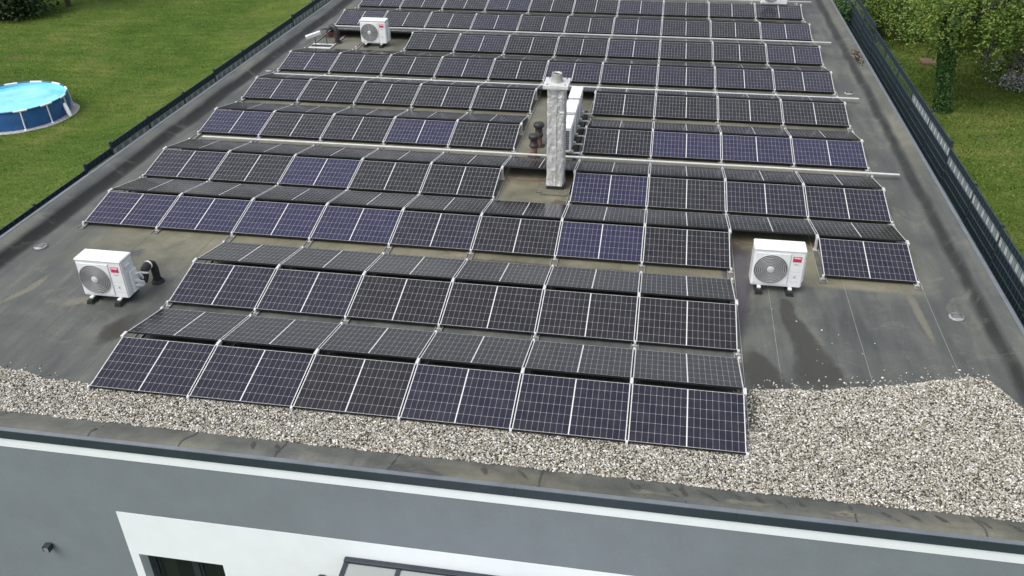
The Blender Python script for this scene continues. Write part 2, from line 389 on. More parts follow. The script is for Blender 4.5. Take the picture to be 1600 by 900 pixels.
def patch(pts, w, mat, name='stain_crease'):
    """a ribbon of given half widths along a line of points"""
    n = 26; P = [];
    pts = [Vector((*p,0)) for p in pts]; m = 6
    vs = []; ed = []; K = (len(pts)-1)*m+1
    for i in range(K):
        t = i/m; a = min(int(t), len(pts)-2); u = t-a; p = pts[a].lerp(pts[a+1], u); ww = w[a]+(w[a+1]-w[a])*u
        d = (pts[a+1]-pts[a]).normalized(); nrm = Vector((-d.y,d.x,0)); end = min(1, min(i, K-1-i)/4)
        for q in range(-5,6):
            s = q/5; xy = p + nrm*(ww*s); vs.append((xy.x, xy.y, roof_z(xy.x,xy.y)+.0055)); ed.append((1-abs(s)**2)*end)
    fs = [(i*11+j, i*11+j+1, (i+1)*11+j+1, (i+1)*11+j) for i in range(K-1) for j in range(10)]
    b = MB(); b.add(vs, fs, True); o = part(b, name, M[mat], mem)
    at = o.data.attributes.new('edge','FLOAT','POINT'); at.data.foreach_set('value', np.array(ed, np.float32))
patch([(15.0,4.9),(14.95,4.2),(15.15,3.4),(15.3,2.7),(15.2,1.6)], [.15,.18,.30,.42,.75], 'damp_crease')
patch([(14.1,7.0),(14.12,6.0),(14.1,5.0),(14.05,4.0),(14.0,3.0)], [.5,.42,.34,.24,.12], 'wet')
patch([(14.1,3.2),(14.35,2.3),(14.6,1.5)], [.15,.4,.5], 'damp_crease')
patch([(3.1,2.6),(2.95,1.9),(2.9,1.2)], [.15,.35,.15], 'damp_crease')
patch([(3.0,4.3),(3.5,4.6),(3.7,5.1)], [.12,.2,.08], 'wet')
patch([(.9,3.6),(1.4,4.2),(2.1,4.8)], [.1,.35,.15], 'wet')
patch([(10.0,7.8),(10.3,8.1),(10.5,8.2)], [.15,.32,.1], 'rust')
patch([(9.2,11.0),(9.5,12.6),(9.6,14.2)], [.3,.45,.3], 'wet')
patch([(9.7,12.6),(9.9,14.0)], [.25,.4], 'rust')
for x in (12.6,13.9,15.2,16.6): patch([(x-.4,YF+.12),(x,YF+.16),(x+.5,YF+.13)], [.06,.10,.05], 'pale')
patch([(8.2,5.25),(9.6,5.2),(11.2,5.22),(12.9,5.2)], [.12,.2,.1,.2], 'rust')
patch([(8.0,5.3),(8.9,5.35)], [.10,.14], 'pale'); patch([(12.9,5.3),(13.7,5.3)], [.14,.16], 'pale')
patch([(10.6,5.32),(11.3,5.32)], [.12,.16], 'pale')
patch([(1.2,2.3),(1.8,2.7),(2.4,2.6)], [.12,.22,.1], 'pale')
patch([(.1,2.0),(.5,2.9),(.6,3.8)], [.1,.14,.06], 'pale')
patch([(17.25,5.7),(17.3,4.6),(17.4,3.0)], [.10,.12,.05], 'pale')
b = MB(); ol = [(8.92,.03),(8.97,.15),(9.06,.22),(9.16,.225),(9.25,.20),(9.42,.165),(9.56,.115),(9.66,.075),(9.72,.03)]
for (xa,da),(xb,db) in zip(ol,ol[1:]):
    for u in range(3):
        q = [(xa,.004+(da-.004)*u/3),(xb,.004+(db-.004)*u/3),(xb,.004+(db-.004)*(u+1)/3),(xa,.004+(da-.004)*(u+1)/3)]
        b.quad(*[(x,YF+d_,roof_z(x,YF+d_)+.006) for x, d_ in q])
part(b, 'repair_patch', M['repair'], mem)
for x in (12.3,12.42,12.75,13.0,13.22,13.75,14.05,14.3,14.6,15.6,15.95,16.35,16.9,17.3,6.7,7.05,10.2,10.7):
    sl_ = random.uniform(.08,.34); patch([(x,YF+.50),(x+sl_*.5,YF+.28),(x+sl_,YF+.06)], [.03,random.uniform(.04,.075),.02], 'damp_crease')  # dark streaks draw the folds: crease shade put into the colour

# metal edge and fascia: butted lengths
mb = MB()
def lengths(a, b, step):
    out = []; p = a
    while p < b-.01: out.append((p, min(b, p+step))); p += step
    return out
for a, b in lengths(XL-OUT, XR+OUT, 3.0): mb.box(a+.001, b-.001, YF-OUT, YF, ZP-.002, ZP+.006)
for x0, x1 in ((XL-OUT, XL), (XR, XR+OUT)):
    for a, b in lengths(YF+.002, YB, 3.0): mb.box(x0, x1, a+.001, b-.001, ZP-.002, ZP+.006)
part(mb, 'roof_edge_trim', M['cap'])
mb = MB()
for a, b in lengths(XL-OUT, XR+OUT, 3.0): mb.box(a+.0015, b-.0015, YF-OUT-.012, YF-OUT-.001, .055, ZP+.008)
for x0, x1 in ((XL-OUT-.012, XL-OUT-.001), (XR+OUT+.001, XR+OUT+.012)):
    for a, b in lengths(YF-OUT+.001, YB, 3.0): mb.box(x0, x1, a+.0015, b-.0015, .055, ZP+.008)
part(mb, 'fascia', M['fascia'])
YW = YF-OUT+.012                                   # face of the front wall
WX0, WX1, WZ1, WZ0 = 4.55, 6.01, -2.21, -4.25      # opening of the terrace door
QX0, QX1, QZ1 = 4.40, 15.2, -1.27                  # white rendered field
ZB = -4.9
mb = MB(); D = .32
def wall_piece(m, x0, x1, z0, z1, y=YW): m.box(x0, x1, y, y+D, z0, z1)
wall_piece(mb, XL-.06, QX0, ZB, -.13); wall_piece(mb, QX0, QX1, QZ1, -.13); wall_piece(mb, QX1, XR+.06, ZB, -.13)
mb.box(XL-.06, XL+.2, YW+D, YB, ZB, .05); mb.box(XR-.2, XR+.06, YW+D, YB, ZB, .05); mb.box(XL-.06, XR+.06, YB, YB+.2, ZB, .05)
part(mb, 'wall', M['grey_wall'])
mb = MB(); mb.box(XL-.064, XR+.064, YW-.004, YW+D, -.129, .055); part(mb, 'white_band', M['white_wall'])
mb = MB(); yq = YW-.004
for x0, x1, z0, z1 in ((QX0+.0005, WX0, ZB, QZ1-.0005), (WX0, WX1, WZ1, QZ1-.0005), (WX1, QX1-.0005, ZB, QZ1-.0005), (WX0, WX1, ZB, WZ0)): mb.box(x0, x1, yq, yq+D, z0, z1)
part(mb, 'white_wall_field', M['white_wall'])
mb = MB(); mb.box(XL, XR, YW+D+.01, YB-.01, -.35, -.06); part(mb, 'roof_slab', M['dark_inside'])
# terrace door: dark frame set back in a white reveal
yf = YW+.17
mb = MB()
for x0, x1 in ((WX0+.002, WX0+.075), (WX1-.075, WX1-.002)): mb.box(x0, x1, yf, yf+.07, WZ0, WZ1-.002)
mb.box(WX0+.075, WX1-.075, yf, yf+.07, WZ1-.075, WZ1-.002); mb.box(WX0+.075, WX1-.075, yf, yf+.07, WZ0, WZ0+.08)
fr = part(mb, 'window', M['anthracite'])
mb = MB(); xm = WX0+.86
mb.box(xm-.045, xm+.045, yf-.012, yf+.06, WZ0+.08, WZ1-.075)
for x0, x1 in ((WX0+.075, xm-.045), (xm+.045, WX1-.075)):
    mb.box(x0+.001, x0+.045, yf+.01, yf+.055, WZ0+.081, WZ1-.076); mb.box(x1-.045, x1-.001, yf+.01, yf+.055, WZ0+.081, WZ1-.076)
    mb.box(x0+.046, x1-.046, yf+.01, yf+.055, WZ1-.12, WZ1-.076)
part(mb, 'frame', M['anthracite'], fr)
gm, nt, bs, L = newmat('window_glass'); bs.inputs['Base Color'].default_value = (.02,.025,.03,1); bs.inputs['Roughness'].default_value = .03; bs.inputs['Alpha'].default_value = .55
M['glass'] = gm
for x0, x1 in ((WX0+.12, xm-.09), (xm+.09, WX1-.12)):
    mb = MB(); mb.box(x0, x1, yf+.028, yf+.036, WZ0+.1, WZ1-.12); part(mb, 'pane', M['glass'], fr)
mb = MB(); mb.box(WX0-.3, WX1+.3, yf+1.6, yf+1.62, WZ0, WZ1); mb.box(WX0-.3,WX1+.3,YW+D+.02,yf+1.6,WZ0-.02,WZ0); part(mb, 'room', M['dark_inside'])
mb = MB(); n = 26
for i in range(n):
    x0 = WX0+.10+i*.008; pass
vs = []
for i in range(27):
    x = WX0+.12+i*.010; vs += [(x, yf+.16+.02*math.sin(i*1.9), WZ0+.05), (x, yf+.16+.02*math.sin(i*1.9), WZ1-.02)]
mb.add(vs, [(2*i,2*i+2,2*i+3,2*i+1) for i in range(26)], True); part(mb, 'curtain', M['curtain'], fr)

# roof drains with grey lids
for x, y in ((-.35,4.49),(17.94,4.49),(17.92,16.7),(-.30,16.55)):
    z = roof_z(x,y); mb = MB(); mb.lathe([(.0,.045),(.06,.044),(.115,.036),(.135,.024),(.137,.0),(.0,-.004)], (x,y,z+.004), 28); d = part(mb, 'roof_drain', M['drain'])
    mb = MB()
    for k in range(5):
        mb.box(x-.10, x+.10, y-.062+k*.031-.004, y-.062+k*.031+.004, z+.047, z+.053)
    part(mb, 'grate', M['lap_dark'], d)

# chimney wrapped in silver foil
def foil_material():
    m, nt, bs, L = newmat('silver_foil'); v = coords(nt)
    n = noi(nt, v, 9, 6, .7, 1.2); n2 = noi(nt, coords(nt,(1,1,.5)), 28, 4, .7, .8)
    c = ramp(nt, [(.3,(.66,.665,.67)),(.55,(.84,.84,.84)),(.8,(.92,.92,.92))]); L(n, c.inputs['Fac'])
    ink = ramp(nt, [(.62,(0,0,0)),(.66,(.55,.55,.55))]); L(noi(nt, coords(nt,(3,3,8)), 6, 2, .4), ink.inputs['Fac'])
    col = mixc(nt, ink.outputs['Color'], c.outputs['Color'], (.26,.27,.28)); L(col, bs.inputs['Base Color'])
    bs.inputs['Metallic'].default_value = .62; bs.inputs['Roughness'].default_value = .28
    def crease(sc, vec):
        return mth(nt,'ABSOLUTE', mth(nt,'SUBTRACT', noi(nt, vec, sc, 3, .5, .9), .5))
    hgt = mth(nt,'ADD', mth(nt,'MULTIPLY', crease(2.2, coords(nt,(1.2,1.2,.75))), 2.4), mth(nt,'MULTIPLY', crease(6, coords(nt,(1,1,1.2))), .6))
    bump(nt, bs, hgt, .62, .06); return m
M['foil'] = foil_material()
CX, CY, CH = 10.07, 9.04, 2.52
vs = []; fs = []; nz = 84; ns = 40
for j in range(nz+1):
    z = .10 + (CH-.10)*j/nz
    for i in range(ns):
        t = 2*math.pi*i/ns+.12; q = max(abs(math.cos(t)), abs(math.sin(t))); r0 = .205/q
        r0 = min(r0, .265)
        wv = .12*noise.noise(Vector((math.cos(t)*3, math.sin(t)*3, z*6)))
        d4, _p = noise.voronoi(Vector((math.cos(t)*.9+wv, math.sin(t)*.9, z*2.2+wv)))
        cr_ = .016*(d4[1]-d4[0]) - .008 + .010*noise.noise(Vector((math.cos(t)*3.5+z*2.5, math.sin(t)*3.5, z*9)))
        cr_ += .014*abs(noise.noise(Vector((3+math.cos(t)*1.5, math.sin(t)*1.5, z*2.5))))
        if j < 4: cr_ += .012*(4-j)/4
        vs.append((CX+(r0+cr_)*math.cos(t), CY+(r0+cr_)*math.sin(t), z))
for j in range(nz):
    for i in range(ns): fs.append((j*ns+i, j*ns+(i+1)%ns, (j+1)*ns+(i+1)%ns, (j+1)*ns+i))
mb = MB(); mb.add(vs, fs, False); chim = part(mb, 'chimney', M['foil'])
mb = MB(); zz_ = np.linspace(.12, CH-.01, 40)
for a in range(39):
    q = [(CX+.015+.016*noise.noise(Vector((0,0,z*2.2)))+s_*.012, CY-.226-.010*(s_==0)+.006*noise.noise(Vector((3,0,z*5))), z) for z in (zz_[a],zz_[a+1]) for s_ in (-1,0,1)]
    mb.quad(q[0],q[1],q[4],q[3]); mb.quad(q[1],q[2],q[5],q[4])
part(mb, 'foil_seam', M['foil'], chim); tag(chim, 'chimney wrapped in crumpled silver foil with a flat metal cap')
mb = MB(); mb.box(CX-.20,CX+.20,CY-.20,CY+.20,-.02,.14); part(mb, 'chimney_base', M['black_rubber'], chim)
mb = MB(); mb.box(CX-.285,CX+.275,CY-.30,CY+.30,CH,CH+.03); mb.box(CX-.285,CX+.275,CY-.303,CY-.297,CH-.05,CH+.001); mb.box(CX+.272,CX+.278,CY-.296,CY+.30,CH-.05,CH+.001)
part(mb, 'cap_plate', M['white_metal'], chim, bevel=.004, seg=1)
mb = MB(); mb.lathe([(.145,CH+.03),(.14,CH+.05),(.112,CH+.20),(.118,CH+.21),(.116,CH+.225),(.098,CH+.22),(.092,CH+.06)], (CX-.01,CY+.02,0), 28); part(mb, 'flue', M['aluminium'], chim)
mb = MB(); mb.lathe([(.098,CH+.19),(.0,CH+.19)], (CX-.01,CY+.02,0), 20)
for sx in (-1,1):
    for sy in (-1,1): mb.lathe([(.016,CH+.03),(.014,CH+.045),(0,CH+.046)], (CX+.2*sx,CY+.22*sy,0), 8)
part(mb, 'flue_opening', M['black_rubber'], chim)
# two soil vents
for x, y, h in ((9.30,10.72,.63),(9.32,11.45,.66)):
    mb = MB(); mb.lathe([(.095,0),(.092,.02),(.088,.30)], (x,y,0), 20); v_ = part(mb, 'vent_pipe', M['brown_pipe'])
    mb = MB(); mb.lathe([(.0,.28),(.112,.28),(.118,.30),(.118,.34),(.098,.35),(.096,h-.14),(.10,h-.13),(.135,h-.125),(.142,h-.10),(.142,h-.05),(.13,h-.03),(.08,h-.01),(0,h)], (x,y,0), 24); part(mb, 'cowl', M['black_plastic'], v_)
    mb = MB(); mb.lathe([(.17,.004),(.165,.012),(.095,.016)], (x,y,0), 24); part(mb, 'flange', M['black_rubber'], v_)
M['collar'] = simple('collar_membrane', (.12,.116,.082), .7, var=.35, scale=8)
mb = MB()                                          # welded collar patches round the chimney foot
for x0,x1,y0,y1,z in ((CX-.42,CX+.42,CY-.42,CY+.40,.006),(CX-.30,CX+.36,CY-.52,CY-.30,.010)): mb.box(x0,x1,y0,y1,.001,z)
part(mb, 'chimney_collar', M['lap_dark'], mem)
mb = MB()
for x0,x1,y0,y1,z in ((CX-.41,CX+.41,CY-.41,CY+.39,.009),(CX-.28,CX+.34,CY-.51,CY-.31,.013)): mb.box(x0,x1,y0,y1,.007,z)
part(mb, 'collar_sheet', M['collar'], mem)

# ------------------------------------------------------------------ gravel
def gravel_mat():
    m, nt, bs, L = newmat('gravel_stone'); g = nt.nodes.new('ShaderNodeNewGeometry')
    r = ramp(nt, [(0,(.07,.058,.045)),(.12,(.15,.135,.10)),(.26,(.27,.25,.195)),(.42,(.385,.370,.315)),(.58,(.475,.46,.41)),(.70,(.29,.25,.18)),(.82,(.63,.615,.565)),(.93,(.74,.73,.70)),(1,(.19,.19,.185))]); L(g.outputs['Random Per Island'], r.inputs['Fac'])
    v = coords(nt); n = ramp(nt, [(.3,(.8,.8,.8)),(.7,(1.1,1.1,1.1))]); L(noi(nt, v, 70, 4), n.inputs['Fac'])
    L(mixc(nt,1,r.outputs['Color'],n.outputs['Color'],'MULTIPLY'), bs.inputs['Base Color']); bs.inputs['Roughness'].default_value = .8; bs.inputs['Specular IOR Level'].default_value = .3
    return m
M['gravel'] = gravel_mat()
bm = bmesh.new(); bmesh.ops.create_icosphere(bm, subdivisions=1, radius=1); IV = np.array([v.co[:] for v in bm.verts]); IF = np.array([[v.index for v in f.verts] for f in bm.faces]); bm.free()
def stones(P, smin, smax):
    n = len(P); var = []
    for k in range(8):
        q = IV*(1+RNG.uniform(-.28,.28,(len(IV),1))); var.append(q*np.array([1.25,.9,.62]))
    var = np.array(var); A = var[RNG.integers(0,8,n)]
    s = RNG.uniform(smin,smax,(n,1,1)); s *= np.where(RNG.random((n,1,1))<.12,1.35,1)
    th = RNG.uniform(0,2*np.pi,n); ph = RNG.normal(0,.5,n)
    c, sn = np.cos(th), np.sin(th); c2, s2 = np.cos(ph), np.sin(ph); O = np.zeros(n); I = np.ones(n)
    Rz = np.stack([c,-sn,O,sn,c,O,O,O,I],1).reshape(-1,3,3); Rx = np.stack([I,O,O,O,c2,-s2,O,s2,c2],1).reshape(-1,3,3)
    A = np.einsum('nij,nvj->nvi', Rz@Rx, A*s) + P[:,None,:]
    F = (IF[None]+ (np.arange(n)*len(IV))[:,None,None]).reshape(-1,3)
    return A.reshape(-1,3), F
GB = [(-.6,.75),(0,.62),(1.63,.50),(2.2,.42),(2.9,.30),(4,.35),(8,.5),(12.5,.95),(13.9,1.75),(14.5,1.86),(15.2,1.93),(16.47,2.27),(17.2,2.5),(17.75,2.68),(18.0,2.62),(18.2,2.25),(18.36,1.6),(18.5,.6)]
def gback(x):
    b = GB[0][1]
    for (a,ya),(c,yc) in zip(GB,GB[1:]):
        if a <= x <= c: b = ya+(yc-ya)*(x-a)/(c-a)
    if x > GB[-1][0]: b = .6
    return b + .06*noise.noise(Vector((x*2.2,0,4))) + .05*noise.noise(Vector((x*7,0,1)))
pts = []
def spread(x0,x1,y0,y1,dens,lay):
    n = int((x1-x0)*(y1-y0)*dens); X = RNG.uniform(x0,x1,n); Y = RNG.uniform(y0,y1,n)
    for x, y in zip(X,Y):
        yb = gback(x); yfr = -.56+.02*noise.noise(Vector((x*3,0,7)))
        if y < yfr or y > yb: continue
        if x > 18.36: 
            if x-18.36 > .10: continue
        e = min(y-yfr, yb-y); pts.append((x, y, roof_z(x,y)+.008+lay*min(1,e/.12)*RNG.uniform(.2,1)))
spread(-.65,14.2,-.60,.78,3100,.026); spread(12.5,14.2,.78,1.9,1200,.026); spread(14.2,18.46,-.60,2.9,3100,.028)
# loose stones kicked onto the membrane
for _ in range(150):
    x = RNG.uniform(14.2,18.2); y = gback(x)+abs(RNG.normal(0,.16)); pts.append((x,y,roof_z(x,y)+.008))
for _ in range(50):
    x = RNG.uniform(-.6,3.0); y = gback(x)+abs(RNG.normal(0,.12)); pts.append((x,y,roof_z(x,y)+.008))
for _ in range(14):
    x = RNG.uniform(14.4,16.4); y = RNG.uniform(2.6,4.3); pts.append((x,y,roof_z(x,y)+.008))
A, F = stones(np.array(pts), .0075, .0180)
tag(bigmesh('gravel', A, F, M['gravel']), kind='stuff')
# dark bedding below the stones
mb = MB(); xsq = np.arange(-.6,18.46,.12)
for a in range(len(xsq)-1):
    for u in range(12):
        q = []
        for xx, uu in ((xsq[a],u),(xsq[a+1],u),(xsq[a+1],u+1),(xsq[a],u+1)):
            yy = -.54+(gback(xx)-.04+.54)*uu/12; q.append((xx,yy,roof_z(xx,yy)+.006))
        mb.quad(*q)
M['bed'] = simple('gravel_bed', (.07,.064,.052), .95, var=.4, scale=40)
tag(mb.build('gravel_bed', M['bed']), kind='stuff')

# ------------------------------------------------------------------ solar array
P = 1.7492; PW = 1.722; PL = 1.134; ZLO = .09; ZHI = .3171; RUN = math.sqrt(PL**2-(ZHI-ZLO)**2); TILT = math.asin((ZHI-ZLO)/PL); BH = 1.2654
Y0 = [.156, 2.757, 5.544, 8.073, 10.969, 13.776, 16.541, 19.28, 22.088, 24.912]
FRW = .010; FRS = .012
mb = MB(); h = .035
mb.box(-PW/2,PW/2,0,FRW,-h,0); mb.box(-PW/2,PW/2,PL-FRW,PL,-h,0); mb.box(-PW/2,-PW/2+FRS,FRW,PL-FRW,-h,0); mb.box(PW/2-FRS,PW/2,FRW,PL-FRW,-h,0)
frame_me = mb.mesh('frame', M['black_frame']); frame_me.materials.append(M['white_metal'])
for p_ in frame_me.polygons: p_.material_index = 1 if p_.index >= 12 and p_.normal.z > .5 else 0
def sheet_mesh(mat):
    w2 = PW/2-FRS; me = bpy.data.meshes.new('cell_sheet')
    zt, zb = -.0015, -.007
    v = [(-w2,FRW,zt),(w2,FRW,zt),(w2,PL-FRW,zt),(-w2,PL-FRW,zt),(-w2,FRW,zb),(w2,FRW,zb),(w2,PL-FRW,zb),(-w2,PL-FRW,zb)]
    me.from_pydata(v, [], [(0,1,2,3),(7,6,5,4)]); uv = me.uv_layers.new(name='UVMap')
    off = (PL-6*.1842)/2
    for l in me.loops:
        c = me.vertices[l.vertex_index].co; uv.data[l.index].uv = (c.x, c.y-off)
    me.materials.append(mat); return me
sheets = {k: sheet_mesh(M['cell_'+k]) for k in ('grey','mid','blue')}
ORD = ['first','second','third','fourth','fifth','sixth','seventh','eighth','ninth','tenth']
tone_word = {'grey':'charcoal','mid':'slate','blue':'bluish'}
proto = None
def panel(col, dome, back, tone, label, group):
    y = Y0[dome] + (BH+RUN if back else 0); x = (col+.5)*P
    r = empty('solar_panel', (x, y, ZLO), math.pi if back else 0, TILT)
    r.rotation_mode = 'XYZ'
    tag(r, label, 'solar panel', group)
    f = bpy.data.objects.new('frame', frame_me); link(f, r)
    s_ = bpy.data.objects.new('cell_sheet', sheets[tone]); link(s_, r)
front = {0:range(2,8),1:range(2,8),2:[0,1,2,3,4,5,6,7,9],3:[0,1,2,3,4,6,7,8,9],4:[0,1,2,3,4,6,7,8,9],5:[0,1,2,3,4,6,7,8,9],6:range(10),7:range(2,10),8:range(10),9:range(10)}
backs = {0:range(2,8),1:range(2,8),2:range(10),3:range(10),4:[0,1,2,3,4,6,7,8,9],5:range(10),6:range(10),7:range(10),8:range(10),9:[]}
blue = {(0,2),(1,2),(2,2),(3,2),(6,2),(2,3),(6,3),(0,4),(3,4),(7,4),(8,4),(9,4)}
mid = {(2,0),(3,0),(5,0),(6,0),(7,0),(2,1),(3,1),(0,3),(9,2),(4,2),(8,3),(9,3),(0,5),(6,6),(7,6),(5,6),(8,6)}
rown = ['row nearest the gravel'] + [ORD[i]+' row from the gravel' for i in range(1,10)]
for d in range(10):
    for n_, c in enumerate(front[d]):
        tone = 'blue' if (c,d) in blue else 'mid' if (c,d) in mid or d >= 6 and (c*7+d*3)%3 == 0 else 'grey'
        pos = ORD[n_]+' from the left'
        panel(c, d, False, tone, '%s solar panel facing the camera, %s in the %s' % (tone_word[tone], pos.replace('the ',''), rown[d].replace('the gravel','gravel')), 'solar panels facing the camera')
    for n_, c in enumerate(backs[d]):
        panel(c, d, True, 'grey', 'dark solar panel sloping away, %s from left, behind the %s' % (ORD[n_], rown[d].replace('row nearest the gravel','ridge nearest the gravel').replace('row from the gravel','ridge from the gravel')), 'solar panels sloping away from the camera')
# mounting rails: shallow metal trays under every joint
def rail_parts(r, doms, ya, yb):
    mb = MB(); w2 = .068
    mb.box(-w2,w2,ya,yb,.004,.009); mb.box(-w2,-w2+.008,ya,yb,.009,.034); mb.box(w2-.008,w2,ya,yb,.009,.034)
    ro = mb.build('rail', M['rail_dirt_shade'], r); ro.data.materials.append(M['aluminium'])
    for p_ in ro.data.polygons: p_.material_index = 1 if p_.index >= 6 else 0
    for d in doms:
        y0 = Y0[d]
        mb = MB(); yr = y0+RUN
        mb.box(-.027,.027,yr-.006,yr+.148,ZHI-.045,ZHI+.010); mb.box(-.024,.024,yr+.035,yr+.115,.009,ZHI-.050); mb.box(-.045,.045,yr+.020,yr+.130,.009,.020)
        mb.build('ridge_bracket', M['white_metal'], r, bevel=.004, seg=1)
        for yy, sgn in ((y0,-1),(y0+BH+RUN,1)):
            mb = MB(); a, b = (yy-.045, yy+.03) if sgn < 0 else (yy-.03, yy+.045)
            mb.box(-.020,.020,a+.01,b-.01,.009,ZLO+.010); mb.box(-.045,.045,a+.012,b-.012,.0095,.020)
            mb.build('foot_clamp', M['white_metal'], r, bevel=.004, seg=1)
names = ['at the left edge of the array','first joint from the left','second joint from the left, reaching the gravel','third joint from the left, reaching the gravel','fourth joint from the left, reaching the gravel','fifth joint from the left, left of the chimney','sixth joint from the left, right of the chimney','seventh joint from the left, reaching the gravel','eighth joint from the left, beside the right fan unit','last joint before the right edge','at the right edge of the array']
for k in range(11):
    d0 = 0 if 2 <= k <= 8 else 2
    r = empty('mounting_rail', (k*P, Y0[d0], 0)); r.location = (k*P, 0, 0)
    tag(r, 'aluminium mounting rail under the panels, '+names[k], 'mounting rail', 'mounting rails of the solar array')
    doms = [d for d in range(d0,10)]
    if k in (0,): doms.remove(7)
    rail_parts(r, doms, Y0[d0]-.17, 27.75)

# cable ducts across the array
for y, x0, x1, lab in ((10.62,.35,18.12,'white cable duct crossing in front of the third unit row and behind the chimney'),(15.98,.15,18.05,'white cable duct crossing just behind the chimney top, ending past the right panels'),(21.72,.05,18.05,'white cable duct crossing behind the small fan unit at the back left'),(27.45,9.0,18.06,'white cable duct along the farthest edge of the array, at the top of the photo')):
    lab = {10.62:'white cable duct crossing the array level with the lower chimney shaft',15.98:'white cable duct crossing the array level with the chimney cap'}.get(y, lab)
    t = empty('cable_duct', ((x0+x1)/2, y, 0)); tag(t, lab, 'cable duct', 'cable ducts crossing the array'); hx = (x1-x0)/2
    yo = -.09
    mb = MB(); mb.box(-hx,hx,yo-.036,yo+.036,.118,.142); mb.build('channel', M['aluminium'], t)
    mb = MB()
    for a, b in lengths(-hx,hx,2.0): mb.box(a+.003,b-.003,yo-.040,yo+.040,.1425,.149)
    mb.build('lid', M['white_metal'], t)
    mb = MB()
    for k in range(11):
        x = k*P-(x0+x1)/2
        if -hx < x < hx: mb.box(x-.02,x+.02,yo-.03,yo+.03,.035,.118)
    mb.build('support', M['aluminium'], t)

